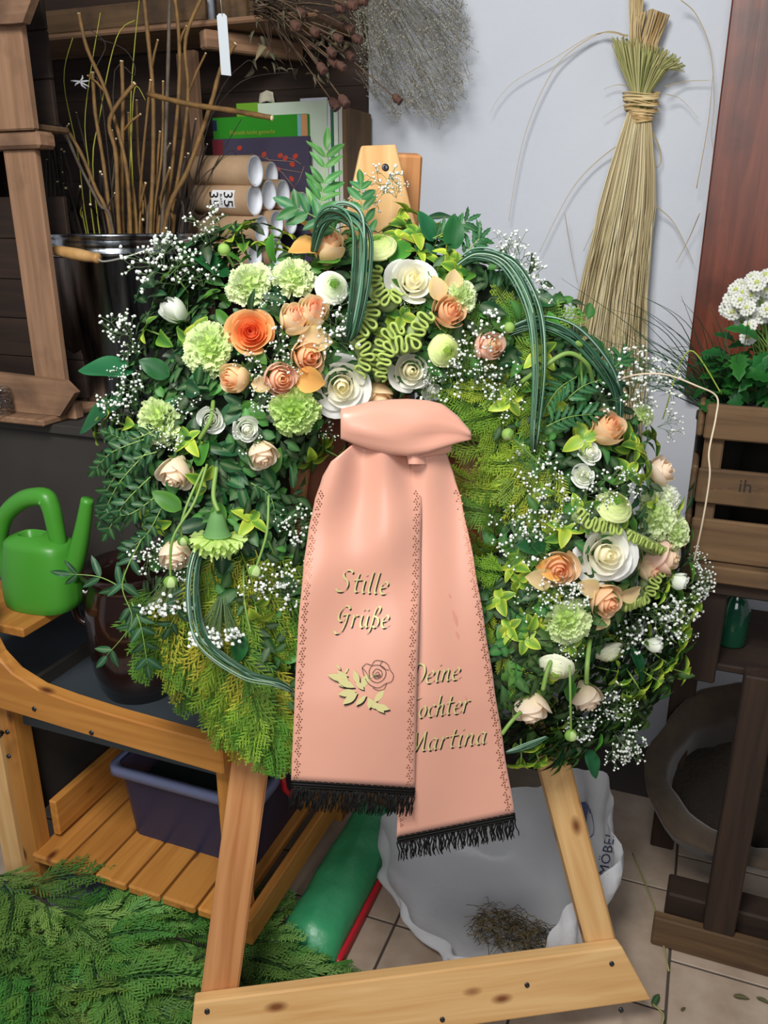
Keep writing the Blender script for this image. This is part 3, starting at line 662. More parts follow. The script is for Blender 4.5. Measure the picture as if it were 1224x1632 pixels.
# carnations
def carnation_mb(seed, c_in, c_out, n=80):
    R = random.Random(seed); mb = MB(); ci = C3(*c_in); co = C3(*c_out)
    for i in range(n):
        k = (i + .5) / n; th = math.acos(1 - k * 1.05) * R.uniform(.93, 1.07); ph = i * 2.39996 + R.uniform(-.2, .2)
        d = Vector((math.sin(th) * math.cos(ph), math.sin(th) * math.sin(ph), math.cos(th)))
        X = Vector((-math.sin(ph), math.cos(ph), 0)); X = Matrix.Rotation(R.gauss(0, .7), 3, d) @ X; Y = d.cross(X)
        rad = R.uniform(.80, 1.02) * (1 - .20 * math.cos(th)); hw = R.uniform(.24, .38); ph0 = R.uniform(0, 6); ph1 = R.uniform(0, 6); am = R.uniform(.05, .10)
        G = []; CC = []; nb = 14; f = R.uniform(.9, 1.0)
        for a in range(5):
            t = a / 4; row = []; cr = []
            for b in range(nb + 1):
                s = -1 + 2 * b / nb
                r = .2 + (rad - .2) * t + (.022 * (-1) ** b if a == 4 else 0) - .10 * s * s * t
                wv = am * math.sin(s * 6 + ph0) * t * t + .09 * t * t * math.sin(s * 2.2 + ph1)
                q = d * r + X * (s * hw * (.2 + .8 * t ** .8)) + Y * wv
                q.z = q.z * .85 - .10; row.append(q); cr.append(tuple(c * f for c in mixc(ci, co, min(1, t ** 1.2 * (.85 + .25 * R.random())))))
            G.append(row); CC.append(cr)
        mb.grid(G, 0, CC)
    mb.ball((0, 0, -.1), (.62, .62, .5), 10, 6, 0, ci)
    mb.lathe([(.0001, -1.25), (.13, -1.2), (.17, -1.0), (.2, -.7), (.33, -.42), (.4, -.3)], 12, 0, C3(110, 160, 96))
    return mb
CARN = [carnation_mb(1, (196, 224, 120), (236, 248, 194)).mesh('green_carnation', M_['petal'], True), carnation_mb(2, (206, 230, 142), (242, 250, 210)).mesh('green_carnation', M_['petal'], True), carnation_mb(3, (178, 214, 94), (222, 244, 164)).mesh('green_carnation', M_['petal'], True)]
CARNW = carnation_mb(4, (236, 244, 212), (252, 253, 246), 55).mesh('white_carnation', M_['petal'], True)
for x, y, d, k, dx, dy, lb in ((397, 452, 88, 1, -.3, .35, 'pale green carnation at upper left'), (469, 442, 80, 1, .1, .4, 'pale green carnation right of its twin at the top'), (332, 556, 96, 0, -.3, 0, 'pale green carnation left of the orange rose'), (470, 657, 92, 2, .1, -.3, 'bright green carnation beside the large white rose'),
        (252, 672, 86, 0, -.5, -.2, 'pale green carnation on the left edge'), (738, 470, 62, 1, .5, .3, 'pale carnation behind the peach pink rose'), (1047, 822, 96, 1, .3, .3, 'pale green carnation at the right edge'), (1078, 850, 70, 1, .7, .1, 'pale green carnation outermost at the right edge'), (904, 991, 86, 0, -.1, -.15, 'pale green carnation in the lower right group'), (1026, 660, 44, 1, .4, .5, 'small pale carnation at the upper right edge')):
    p, nn = wp(x, y, .016); r = d * mpp(p) / 2
    ob('green_carnation', CARN[k], wr, WI @ facing(p, Vector((nn.x * .3 + dx, nn.y * .3 + dy, .9)), r, U_(0, 6)), lb)
p, nn = wp(1066, 790, .018); ob('white_carnation', CARNW, wr, WI @ facing(p, Vector((.6, .5, .7)), 54 * mpp(p) / 2), 'small white ruffled carnation')
# carnation hanging head down with its bell-shaped calyx
mb = MB(); R = random.Random(5)
mb.lathe([(.0001, .95), (.07, .94), (.09, .8), (.2, .72), (.3, .5), (.36, .25), (.44, .02), (.5, -.05)], 18, 0, C3(122, 170, 104))
for i in range(40):
    ph = i * 2.39996; k = (i + .5) / 40; dn = -.25 - .75 * (1 - k); rad = .55 + .42 * k
    d = Vector((math.cos(ph) * rad, math.sin(ph) * rad, dn * .7)); t_ = Vector((-math.sin(ph), math.cos(ph), 0)); G = []; CC = []; p0_ = R.uniform(0, 6)
    for a in range(5):
        t = a / 4; row = []; cr = []
        for b in range(11):
            s = -1 + 2 * b / 10
            q = d * (.35 + .65 * t) + t_ * (s * .34 * (.3 + .7 * t)) + d * (.12 * math.sin(5 * s + p0_ * 2) * t * t) + Vector((0, 0, .10 * math.sin(6 * s + p0_) * t * t + (.025 * (-1) ** b if a == 4 else 0))); row.append(q); cr.append(mixc(C3(190, 220, 110), C3(214, 236, 150), t))
        G.append(row); CC.append(cr)
    mb.grid(G, 0, CC)
p, nn = wp(346, 850, .03); r = 92 * mpp(p) / 2
mb.build('green_carnation', M_['petal'], wr, WI @ facing(p, Vector((.05, 1, .22)), r), 'green carnation hanging head down with its calyx showing', None, True)
# ranunculus
def ranunc_mb(seed, c_out, c_in, shells=10):
    R = random.Random(seed); mb = MB(); co = C3(*c_out); ci = C3(*c_in)
    for i in range(shells):
        k = i / (shells - 1); np_ = 4 if i < 3 else 5
        rm = .40 + .60 * k; rr_ = .24 + .60 * k; zr = .52 - .50 * k ** 1.3
        for j in range(np_):
            ph = j * 2 * math.pi / np_ + i * .8 + R.uniform(-.2, .2); G = []; CC = []; dz = R.uniform(-.03, .03)
            for a in range(7):
                t = a / 6; row = []; cr = []
                for b in range(9):
                    s = -1 + 2 * b / 8; e = 1 - .10 * s * s
                    if t < .6: q = t / .6; r = .15 + (rm - .15) * math.sin(q * math.pi / 2); z = -.55 + (zr * .45 + .45) * q * e
                    else: q = (t - .6) / .4; r = rm + (rr_ - rm) * q ** 1.6; z = (-.55 + (zr * .45 + .45) * e) + (zr + dz - (-.55 + zr * .45 + .45)) * q * e
                    r *= 1 + .025 * s + .012 * math.sin(5 * s + i); hw = 1.0
                    row.append((r * math.cos(ph + s * hw), r * math.sin(ph + s * hw), z))
                    cr.append(mixc(mixc(ci, co, k), (1, 1, 1), .2 * t))
                G.append(row); CC.append(cr)
            mb.grid(G, 0, CC)
    mb.tube([(0, 0, -.7), (0, 0, -1.3)], .08, 6, 0, C3(120, 160, 84))
    return mb
def ran_center(c):
    mb = MB(); R = random.Random(2)
    for i in range(60):
        k = (i + .5) / 60; th = math.acos(1 - k * .75); ph = i * 2.39996; q = (.27 * math.sin(th) * math.cos(ph), .27 * math.sin(th) * math.sin(ph), .20 * math.cos(th) + .34)
        mb.ball(q, (.04, .04, .04), 5, 3, 0, mixc(C3(*c), C3(200, 226, 120), R.random() * .5))
    mb.ball((0, 0, .32), (.27, .27, .2), 8, 5, 0, C3(*c)); return mb
RW = ranunc_mb(1, (249, 251, 240), (226, 242, 188)).mesh('ranunculus', M_['petal'], True); RL = ranunc_mb(2, (240, 248, 176), (222, 238, 130)).mesh('ranunculus', M_['petal'], True); RC_ = ranunc_mb(3, (249, 250, 228), (240, 244, 196)).mesh('ranunculus', M_['petal'], True)
CG = ran_center((108, 170, 58)).mesh('green_centre', M_['petal'], True); CY = ran_center((176, 208, 84)).mesh('green_centre', M_['petal'], True)
for x, y, d, me, ce, dx, dy, lb in ((529, 458, 56, RW, CG, .15, .1, 'white ranunculus with green centre'), (602, 392, 62, RL, CG, -.25, .6, 'lime ranunculus at the top of the wreath'), (708, 559, 54, RL, CY, .15, 0, 'lime ranunculus beside the white rose'), (979, 806, 62, RL, CG, 0, .7, 'lime ranunculus above the largest white rose'), (886, 1065, 60, RC_, CY, -.6, -.7, 'cream ranunculus at lower right'), (970, 1040, 52, RC_, CY, .2, -1.2, 'cream ranunculus turned away')):
    p, nn = wp(x, y, .02); r = d * mpp(p) / 2
    o = ob('ranunculus', me, wr, WI @ facing(p, Vector((nn.x * .3 + dx, nn.y * .3 + dy, .9)), r, U_(0, 6)), lb); ob('green_centre', ce, o)
# green buds on curved stems
bud = MB(); bud.ball((0, 0, 0), (.5, .5, .48), 10, 7, 0, C3(170, 206, 110))
for k in range(5):
    G = [[(.53 * math.sin(t) * math.cos(k * 1.257 + s), .53 * math.sin(t) * math.sin(k * 1.257 + s), -.5 * math.cos(t)) for s in (-.55, 0, .55)] for t in (.3, .9, 1.5, 2.0)]
    bud.grid(G, 0, C3(206, 226, 160) if k % 2 else C3(150, 192, 96))
bud = bud.mesh('flower_bud', M_['petal'], True)
def budstem(x, y, d, path, r=.0018, name='flower_bud', lift=.04):
    p = el(x, y, .16 + lift); s = d * mpp(p)
    P = [el(a, b, .16 + c) for a, b, c in path] + [p]; C = spline(P, 6); m = MB(); m.tube(C, r, 6)
    st = m.build('bud_stem', M_['leafstem'], wr, WI)
    ob('flower_bud', bud, st, facing(p, (C[-1] - C[-2]), s))
budstem(272, 928, 22, [(330, 740, .03), (310, 800, .05), (275, 860, .055)])
budstem(292, 862, 18, [(325, 745, .03), (300, 800, .05), (288, 840, .05)])
budstem(406, 911, 22, [(428, 790, .02), (425, 850, .04)])
budstem(910, 1172, 20, [(908, 1060, .05), (909, 1110, .06)])
budstem(809, 692, 20, [(870, 750, .01), (835, 715, .03)])
budstem(925, 546, 16, [(928, 620, .02), (926, 580, .03)])
budstem(357, 398, 20, [(372, 425, .0), (365, 412, .01)])
budstem(812, 522, 18, [(800, 560, .0), (806, 540, .01)])
for path, r in (([(830, 610, .02), (865, 585, .04), (905, 563, .05), (935, 580, .045), (945, 610, .02)], .0034), ([(935, 1090, .02), (936, 1060, .03), (940, 1020, .0)], .0036), ([(865, 1100, .03), (872, 1070, .03), (880, 1050, .02)], .0034), ([(800, 1170, .03), (815, 1150, .03), (830, 1135, .02)], .003), ([(345, 745, .02), (340, 790, .04), (348, 815, .05)], .003), ([(388, 900, .01), (390, 960, .03), (400, 1010, .03)], .0015), ([(318, 700, .02), (335, 670, .03), (340, 640, .0)], .003)):
    m = MB(); m.tube(spline([el(a, b, .16 + c) for a, b, c in path], 7), r, 7); m.build('flower_stem', M_['leafstem'], wr, WI)
# cockscomb: meandering crests
def crest(path, amp, wl, depth, label=None):
    P = spline([wp(x, y, l)[0] for x, y, l in path], 44); mb = MB(); lip = []; L = 0
    for i in range(len(P)):
        t = (P[min(i + 1, len(P) - 1)] - P[max(0, i - 1)]).normalized(); s = Vector((0, 0, 1)).cross(t)
        if i: L += (P[i] - P[i - 1]).length
        a = 2 * math.pi * L / (wl * .56)
        lip.append(P[i] + s * (amp * .86 * math.sin(a)) + t * (-.0017 * math.sin(2 * a)) + Vector((0, 0, .002 * math.sin(a * .7))))
    G = []; CC = []
    for i, q in enumerate(lip):
        t = (P[min(i + 1, len(P) - 1)] - P[max(0, i - 1)]).normalized(); sd = Vector((0, 0, 1)).cross(t)
        out = (q - P[i]); z_ = Vector((0, 0, -1))
        G.append([q, q + z_ * depth * .12 + out * .06 + sd * .001, q + z_ * depth * .35 - out * .05 + sd * .003, q + z_ * depth * .7 - out * .25 + sd * .005, q + z_ * depth * 1.1 - out * .45 + sd * .006])
        CC.append([C3(208, 226, 134), C3(202, 220, 140), C3(192, 210, 148), C3(182, 200, 144), C3(164, 184, 130)])
    mb.grid(G, 0, CC)
    mb.tube([p + Vector((0, 0, -depth * .8)) for p in P], [.0115 * min(1, .25 + 6 * min(i, len(P) - 1 - i) / len(P)) for i in range(len(P))], 8, 0, C3(184, 202, 142))
    mb.tube(lip, [.0021 + .0003 * math.sin(i * .9) for i in range(len(lip))], 6, 0, C3(204, 222, 126))
    o = mb.build('cockscomb', M_['petal'], wr, WI, label, None, True); o.modifiers.new('thick', 'SOLIDIFY').thickness = .0008
crest([(598, 425, .030), (600, 455, .032), (622, 480, .034), (636, 462, .03)], .0105, .024, .030)
crest([(592, 478, .030), (592, 510, .036), (572, 535, .036), (586, 566, .032), (572, 598, .028)], .0115, .025, .034, 'wavy pale green cockscomb crest in the middle')
crest([(684, 498, .032), (668, 520, .036), (660, 545, .036), (624, 552, .036), (612, 578, .034), (606, 606, .028)], .012, .025, .034)
crest([(640, 520, .024), (612, 540, .026), (596, 590, .026)], .011, .024, .03)
crest([(920, 818, .026), (948, 836, .028), (990, 842, .026)], .011, .022, .024)
crest([(1062, 900, .026), (1042, 930, .030), (1030, 955, .030), (996, 968, .026)], .0105, .022, .026)
crest([(1000, 852, .024), (1030, 866, .024), (1075, 888, .02)], .009, .02, .022)
# baby's breath
def gyps(seed, n1=5, spread=.7):
    R = random.Random(seed); st = MB(); bl = MB()
    def fl(p, d):
        r = R.uniform(.0017, .0025); bl.ball(p + d * r * .6, (r, r, r * .85), 6, 4, 0)
        for k in range(4):
            a = k * 1.57 + R.random(); q = Matrix.Rotation(a, 3, d) @ d.orthogonal().normalized(); bl.ball(p + d * r * .9 + q * r * .6, r * .55, 4, 3)
    def br(p, d, L, lv):
        e = p + d * L; m = p + d * L * .5 + Vector((R.uniform(-1, 1), R.uniform(-1, 1), 0)) * L * .08
        st.tube([p, m, e], [.00045, .0004, .00035], 3, 0, cap=False)
        if lv == 0: fl(e, d); return
        for k in range(R.choice((2, 2, 3, 3))):
            v = Vector((R.gauss(0, 1), R.gauss(0, 1), R.gauss(0, 1))); v = (d * 1.25 + v * .62).normalized(); br(e, v, L * R.uniform(.55, .95), lv - 1)
    for k in range(n1):
        a = k * 2 * math.pi / n1 + R.random(); d = Vector((math.cos(a) * spread, math.sin(a) * spread, 1)).normalized(); br(Vector((0, 0, -.008)), d, R.uniform(.014, .021), 2)
    return st.mesh('babys_breath', M_['gstem']), bl.mesh('blossoms', M_['blossom'])
GY = [gyps(k, n, s) for k, n, s in ((1, 6, .7), (2, 5, .9), (3, 7, .8), (4, 5, .5))]
GP = [(255, 420, 1.1), (275, 445, 1.2), (300, 425, .9), (322, 450, .9), (265, 400, .8), (345, 358, 1), (340, 372, .7), (445, 450, .6), (438, 488, .6), (535, 515, 1.0), (530, 545, 1), (448, 555, .8), (430, 575, .8), (400, 585, .6), (420, 640, .6), (205, 530, .9), (220, 560, .7), (195, 600, .5), (212, 640, 1), (205, 660, .8), (225, 620, .8), (190, 660, .8), (275, 700, .6), (300, 650, .7), (395, 700, .6), (470, 590, .4),
      (240, 875, .9), (255, 890, .8), (300, 905, .6), (430, 922, 1), (452, 935, 1), (410, 930, .8), (470, 840, .9), (455, 830, .7), (600, 662, .8), (607, 690, .5), (612, 300, 1), (598, 318, .9), (630, 310, .7), (575, 330, .6), (820, 420, 1), (835, 445, 1), (850, 470, .8), (805, 400, .7), (735, 585, 1), (715, 600, 1), (755, 600, 1), (690, 595, .6), (745, 560, .7), (775, 530, 1), (790, 610, .8), (800, 640, .7), (780, 575, .7),
      (835, 870, 1), (815, 830, .9), (850, 840, .9), (870, 770, .9), (880, 800, .9), (910, 820, .8), (950, 775, 1), (975, 780, .9), (995, 770, .7), (860, 745, .9), (935, 790, .8), (990, 610, 1), (960, 640, .8), (1010, 635, 1), (1045, 620, 1), (1020, 590, .9), (1055, 680, .8), (895, 935, .9), (875, 945, .9), (910, 950, .8), (850, 960, .7), (1010, 985, 1.2), (1040, 975, 1.2), (990, 1005, 1), (1060, 990, 1), (1080, 960, 1), (1100, 935, .9), (1110, 920, .8), (1085, 1000, .7), (960, 1105, .9), (985, 1120, .8), (925, 1150, .9), (900, 1140, .6), (985, 1170, .9), (1000, 1190, .8), (980, 1190, .8), (890, 1040, .6), (905, 1030, .5), (1100, 890, .6), (640, 480, .3), (520, 690, .5)]
for x, y, s in GP:
    p, nn = wp(x, y, .014); g = rnd.choice(GY)
    o = ob('babys_breath', g[0], wr, WI @ facing(p, nn + Vector((U_(-.5, .5), U_(-.3, .7), .3)), s * U_(.9, 1.1), U_(0, 6)))
    ob('blossoms', g[1], o, None, None, 'stuff')
# flat umbels hanging over the conifer
for x, y, w in ((270, 968, 92), (346, 1016, 88)):
    p, nn = wp(x, y, .035); s = mpp(p); st = MB(); bl = MB(); R = random.Random(x)
    root = p + Vector((.01, .06, -.02))
    for k in range(70):
        q = p + Vector((R.uniform(-.5, .5) * w * s, R.gauss(0, 8) * s, R.uniform(-.012, .012)))
        st.tube([root, (root + q) / 2 + Vector((0, -.004, 0)), q], .0004, 3, cap=False); r = R.uniform(.0024, .0034); bl.ball(q, r, 6, 4)
        bl.ball(q + Vector((r * .5, -r * .3, r * .4)), r * .6, 4, 3)
    o = st.build('babys_breath', M_['gstem'], wr, WI, "flat white umbel over the conifer skirt"); ob('blossoms', bl.mesh('blossoms', M_['blossom']), o, None, None, 'stuff')
# pale rattan cane that springs out at the right
m = MB(); m.tube(spline([el(975, 612, .16), el(1010, 598, .21), el(1060, 597, .23), el(1110, 615, .24), el(1142, 632, .24), el(1141, 665, .24), el(1130, 720, .24), el(1131, 760, .24), el(1120, 830, .22), el(1106, 895, .18)], 8), .0013, 6)
m.build('rattan_cane', mat('pale cane', (206, 190, 164), .6), wr, WI, 'pale cane looping out at the right edge')
# ================================================================ MOURNING RIBBON
def satin(name, col):
    m = mat(name, col, .34, spec=.45, sheen=.25, noise=(9, tuple(int(c * .97) for c in col), .3), bump=(700, .12, .0003), trl=.06)
    m.node_tree.nodes['Principled BSDF'].inputs['Anisotropic'].default_value = .5
    return m
M_['satin'] = satin('peach satin', (222, 162, 140))
M_['gold'] = mat('gold foil', (216, 206, 146), .4, metal=.15, spec=.6)
M_['goldp'] = mat('rose gold foil', (172, 116, 88), .3, metal=.7)
M_['black'] = mat('black print', (18, 16, 14), .6)
M_['fringe'] = mat('black fringe', (10, 9, 8), .6, spec=.2)
RB0 = Vector((.0, .90, .2))
rb = thing('mourning_ribbon', 'peach satin mourning ribbon with printed tails tied to the wreath', 'ribbon', EM @ T(*RB0))
RI = T(*(-RB0))
def interp(tab, y):
    for i in range(len(tab) - 1):
        if tab[i][0] <= y <= tab[i + 1][0]:
            t = (y - tab[i][0]) / (tab[i + 1][0] - tab[i][0]); t = t * t * (3 - 2 * t) * .4 + t * .6
            return [a + (b - a) * t for a, b in zip(tab[i], tab[i + 1])]
    return tab[-1] if y > tab[-1][0] else tab[0]
def cz(x, y, which):
    c = (.205, .193)[which]
    if y > 1120: c -= .00010 * (y - 1120)
    k = math.exp(-max(0, y - 720) / 170)
    if which == 0:
        w = .45 + .55 * min(1, max(0, (y - 700) / 300)); c += .011 * k * math.sin((x - 600) / (15 * w * 1.6) + .4) + .0095 * math.exp(-((y - 860) / 95) ** 2) * math.sin((x + .9 * y) / 42) + .0065 * math.sin(x / 48 + y / 80) - .010 * ((x - 590) / 90) ** 2 * k
        c += .004 * math.exp(-((y - 1200) / 60) ** 2) * math.sin(x / 50)
    else:
        c += .010 * k * math.sin((x - 660) / 15) + .005 * math.sin(x / 45 + y / 95)
    return c
TABL = [(700, 575, 668), (716, 552, 670), (735, 528, 671), (760, 514, 672), (800, 501, 672), (850, 491, 671), (900, 484, 671), (1000, 475, 667), (1100, 470, 664), (1245, 464, 661)]
TABR = [(700, 655, 700), (730, 655, 714), (760, 655, 724), (800, 655, 736), (900, 650, 756), (1000, 645, 772), (1100, 641, 787), (1200, 637, 802), (1320, 632, 820)]
SL = (12, 0)
def tail(name, tab, which, slope, label):
    G = []; ny = 46; nx = 26; y0 = tab[0][0]; y1 = tab[-1][0]
    for i in range(ny + 1):
        y = y0 + (y1 - y0) * i / ny; _, xa, xb = interp(tab, y); row = []
        for j in range(nx + 1):
            s = j / nx; x = xa + (xb - xa) * s; yy = y + slope(s) * (i / ny) ** 2
            row.append(el(x, yy, cz(x, yy, which)))
        G.append(row)
    m = MB(); m.grid(G); o = m.build(name, M_['satin'], rb, RI, label); sd = o.modifiers.new('thick', 'SOLIDIFY'); sd.thickness = .0005; sd.offset = -1
    return o
slL = lambda s: 12 * s
slR = lambda s: 18 - 40 * s
tail('front_tail', TABL, 0, slL, 'front ribbon tail reading Stille Grüße with a printed rose')
tail('rear_tail', TABR, 1, slR, 'rear ribbon tail with the dedication, partly behind the front tail')
# bow loop: a flattened tube of ribbon
BT = [(543, 652, 699), (560, 648, 706), (590, 640, 716), (620, 637, 724), (650, 636, 727), (680, 638, 722), (705, 644, 714), (728, 662, 706), (747, 684, 701), (751, 690, 699)]
m = MB(); G = []
for i in range(33):
    t = i / 32 * (len(BT) - 1); k = min(len(BT) - 2, int(t)); f = t - k; x, ya, yb = [a + (b - a) * f for a, b in zip(BT[k], BT[k + 1])]
    row = []; q = i / 32; fat = .012 * math.sin(math.pi * min(1, .25 + .75 * q)) ** .7
    for j in range(25):
        a = -math.pi / 2 + 2 * math.pi * j / 24
        yy = (ya + yb) / 2 - (yb - ya) / 2 * math.sin(a); v_ = math.sin(a); fold = .006 * max(0, 1 - abs(v_ + .35 - .5 * q) / .22) * math.sin(math.pi * q) + (.0035 * math.sin(q * 7 + 1.5 * a) + .005 * math.exp(-((q - .55) / .15) ** 2) * math.sin(3 * a)) * math.cos(a)
        row.append(el(x, yy, .214 + fat * math.cos(a) * (1.1 if math.cos(a) > 0 else .5) + fold))
    G.append(row)
m.grid(G); o = m.build('bow_loop', M_['satin'], rb, RI); o.modifiers.new('thick', 'SOLIDIFY').thickness = .0005
m = MB(); G = []                             # gathered knot under the loop
for i in range(9):
    row = []
    for j in range(25):
        a = 2 * math.pi * j / 24; x = 655 + 14 * math.cos(a) * (1 + .18 * math.cos(3 * a)) + i; y = 706 + i * 4.2
        row.append(el(x, y, .200 + .014 * math.sin(a)))
    G.append(row)
m.grid(G); m.build('knot', M_['satin'], rb, RI)
G = []; m = MB()                             # folded flap at the right of the knot
for i in range(9):
    row = []
    for j in range(9):
        s = i / 8; t = j / 8; x = 668 + 52 * s; y = 716 + 14 * t * (1 - .3 * s) - 6 * s + 4 * math.sin(3 * t)
        row.append(el(x, y, .214 - .012 * t - .006 * s))
    G.append(row)
m.grid(G); o = m.build('fold', M_['satin'], rb, RI); o.modifiers.new('thick', 'SOLIDIFY').thickness = .0005
# ---- broad-nib lettering; glyph strokes in a box: x right, y up, x-height 1, ascender 1.75
GL = {
 'S': (1.25, [[(1.1, 1.55), (.95, 1.75), (.6, 1.75), (.35, 1.5), (.45, 1.15), (.75, .85), (.8, .4), (.5, .03), (.1, .0), (-.12, .2)]]),
 't': (.72, [[(.4, 1.55), (.3, .9), (.24, .25), (.36, .02), (.6, .14)], [(.05, 1.0), (.68, 1.04)]]),
 'i': (.5, [[(.06, .86), (.24, 1.0), (.18, .5), (.18, .1), (.3, .0), (.48, .16)], [(.3, 1.42), (.34, 1.5)]]),
 'l': (.52, [[(.36, 1.75), (.26, 1.0), (.18, .25), (.28, .0), (.5, .16)]]),
 'e': (.85, [[(.12, .48), (.5, .55), (.68, .78), (.5, 1.0), (.24, .82), (.1, .42), (.26, .03), (.55, .03), (.82, .26)]]),
 'G': (1.35, [[(1.15, 1.5), (.95, 1.75), (.6, 1.7), (.25, 1.25), (.2, .75), (.45, .5), (.75, .7), (1.0, 1.05)], [(1.0, 1.05), (.9, .4), (.62, -.3), (.2, -.5), (-.05, -.3)], [(.55, 1.02), (1.15, 1.1)]]),
 'r': (.78, [[(.08, .86), (.24, 1.0), (.2, .5), (.14, .02)], [(.2, .6), (.42, .96), (.66, .96)]]),
 'u': (.98, [[(.08, .86), (.24, 1.0), (.16, .4), (.28, .02), (.5, .1), (.72, .6), (.78, 1.0)], [(.76, .9), (.7, .2), (.8, .0), (.96, .16)], [(.32, 1.42), (.34, 1.5)], [(.7, 1.42), (.72, 1.5)]]),
 's': (1.05, [[(-.1, -.45), (.1, -.3), (.26, .4), (.4, 1.3), (.62, 1.72), (.85, 1.55), (.72, 1.15), (.45, .95), (.75, .72), (.82, .3), (.6, .0), (.34, .12)]]),
 'D': (1.4, [[(.5, 1.7), (.42, 1.0), (.3, .05)], [(.1, 1.5), (.6, 1.75), (1.1, 1.5), (1.25, .9), (1.0, .25), (.5, .0), (.1, .1)]]),
 'n': (.98, [[(.08, .86), (.24, 1.0), (.2, .5), (.14, .02)], [(.2, .55), (.46, .98), (.66, .86), (.62, .35), (.66, .05), (.78, .0), (.94, .16)]]),
 'T': (1.2, [[(.0, 1.5), (.3, 1.72), (.8, 1.66), (1.25, 1.78)], [(.72, 1.66), (.62, .9), (.5, .1), (.2, .0)]]),
 'o': (.88, [[(.55, 1.0), (.25, .85), (.12, .4), (.32, .02), (.62, .2), (.7, .65), (.55, 1.0)]]),
 'c': (.74, [[(.66, .86), (.48, 1.0), (.22, .8), (.12, .38), (.3, .02), (.54, .05), (.72, .22)]]),
 'h': (.98, [[(.34, 1.75), (.24, .9), (.14, .02)], [(.2, .55), (.46, .98), (.66, .86), (.62, .35), (.66, .05), (.78, .0), (.94, .16)]]),
 'M': (1.6, [[(-.1, .1), (.1, .0), (.38, .9), (.55, 1.7)], [(.55, 1.7), (.62, .9), (.72, .05)], [(.72, .05), (1.0, .9), (1.3, 1.7)], [(1.3, 1.7), (1.28, .8), (1.3, .1), (1.5, .06)]]),
 'a': (.95, [[(.66, .9), (.42, 1.0), (.18, .75), (.12, .3), (.3, .0), (.55, .25), (.72, .95)], [(.72, .95), (.64, .3), (.72, .0), (.92, .16)]]),
}
def lettering(name, word, x0, y0, xh, ang, which, shear=.16, wmax=None):
    """x0,y0: baseline start; xh: x-height; drawn on the tail"""
    tot = sum(GL[c][0] for c in word); sc = xh if wmax is None else None
    sx = wmax / tot if wmax else xh
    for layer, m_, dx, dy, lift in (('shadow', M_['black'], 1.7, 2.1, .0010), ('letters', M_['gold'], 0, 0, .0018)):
        mb = MB(); cx = 0
        for ch in word:
            adv, st = GL[ch]
            for s in st:
                pts = spline([(a, b, 0) for a, b in s], 6) if len(s) > 2 else [Vector((s[0][0], s[0][1], 0)), Vector((s[1][0], s[1][1], 0))]
                top = []; bot = []
                nb = (2.0, -1.5) if True else 0
                for q in pts:
                    gx = (cx + q.x + q.y * shear) * sx; gy = q.y * xh
                    X = x0 + gx * math.cos(ang) - gy * math.sin(ang) * 0 + dx; Y = y0 - gy - gx * math.sin(ang) + dy
                    for L_, sg in ((top, 1), (bot, -1)):
                        a, b = X + sg * nb[0] * .72, Y + sg * nb[1] * .72
                        L_.append(el(a, b, cz(a, b, which) + lift))
                mb.grid([top, bot])
            cx += adv
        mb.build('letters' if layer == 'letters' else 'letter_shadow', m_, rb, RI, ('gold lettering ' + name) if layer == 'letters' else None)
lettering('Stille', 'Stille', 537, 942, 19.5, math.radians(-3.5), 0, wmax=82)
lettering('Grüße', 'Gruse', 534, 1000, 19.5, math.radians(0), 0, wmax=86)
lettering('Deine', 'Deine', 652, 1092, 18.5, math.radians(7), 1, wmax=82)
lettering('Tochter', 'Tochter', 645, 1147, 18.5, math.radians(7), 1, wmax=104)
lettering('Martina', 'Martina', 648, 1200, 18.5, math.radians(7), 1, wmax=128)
# ---- printed rose emblem
gm = MB(); bm_ = MB(); om = MB()
def pleaf(x, y, a, L, w):
    for mbx, dx, dy, lf in ((bm_, 1.8, 2.2, .0010), (gm, 0, 0, .0018)):
        P = []
        for i in range(7):
            t = i / 6; P.append((t * L, w * math.sin(math.pi * t)))
        R_ = []
        for sg in (1, -1):
            R_.append([el(x + dx + px_ * math.cos(a) - sg * py_ * math.sin(a), y + dy - px_ * math.sin(a) - sg * py_ * math.cos(a), cz(x, y, 0) + lf) for px_, py_ in P])
        mbx.grid(R_)
for a in ((556, 1084, 2.9, 36, 6), (556, 1086, 2.4, 26, 4), (566, 1096, 2.7, 34, 6), (568, 1102, 3.3, 30, 6), (570, 1104, 3.8, 30, 6), (572, 1092, 1.9, 26, 5), (578, 1096, 1.2, 24, 6), (574, 1096, .6, 22, 5), (584, 1108, 3.9, 24, 4), (586, 1112, 5.3, 22, 5), (594, 1118, 5.5, 26, 5), (596, 1120, .9, 26, 5), (598, 1124, 6.0, 24, 5), (590, 1114, 4.6, 16, 4), (560, 1092, 3.1, 22, 4), (580, 1100, 2.3, 20, 4)):
    pleaf(*a)
for x, y, a in ((543, 1068, 2.2), (549, 1074, 1.0), (555, 1078, 2.6), (590, 1080, .5)): pleaf(x, y, a, 12, 2)
gm.build('emblem_leaves', M_['gold'], rb, RI, 'gold printed rose leaves'); bm_.build('emblem_shadow', M_['black'], rb, RI)
def outline(pts, w=.9, closed=True):
    if closed: pts = pts + [pts[0]]
    C = spline([(a, b, 0) for a, b in pts], 5); A = []; B = []
    for i, q in enumerate(C):
        t = (C[min(i + 1, len(C) - 1)] - C[max(0, i - 1)]).normalized()
        A.append(el(q.x - t.y * w * .5, q.y + t.x * w * .5, cz(q.x, q.y, 0) + .0021)); B.append(el(q.x + t.y * w * .5, q.y - t.x * w * .5, cz(q.x, q.y, 0) + .0021))
    om.grid([A, B])
cx, cy = 602, 1076
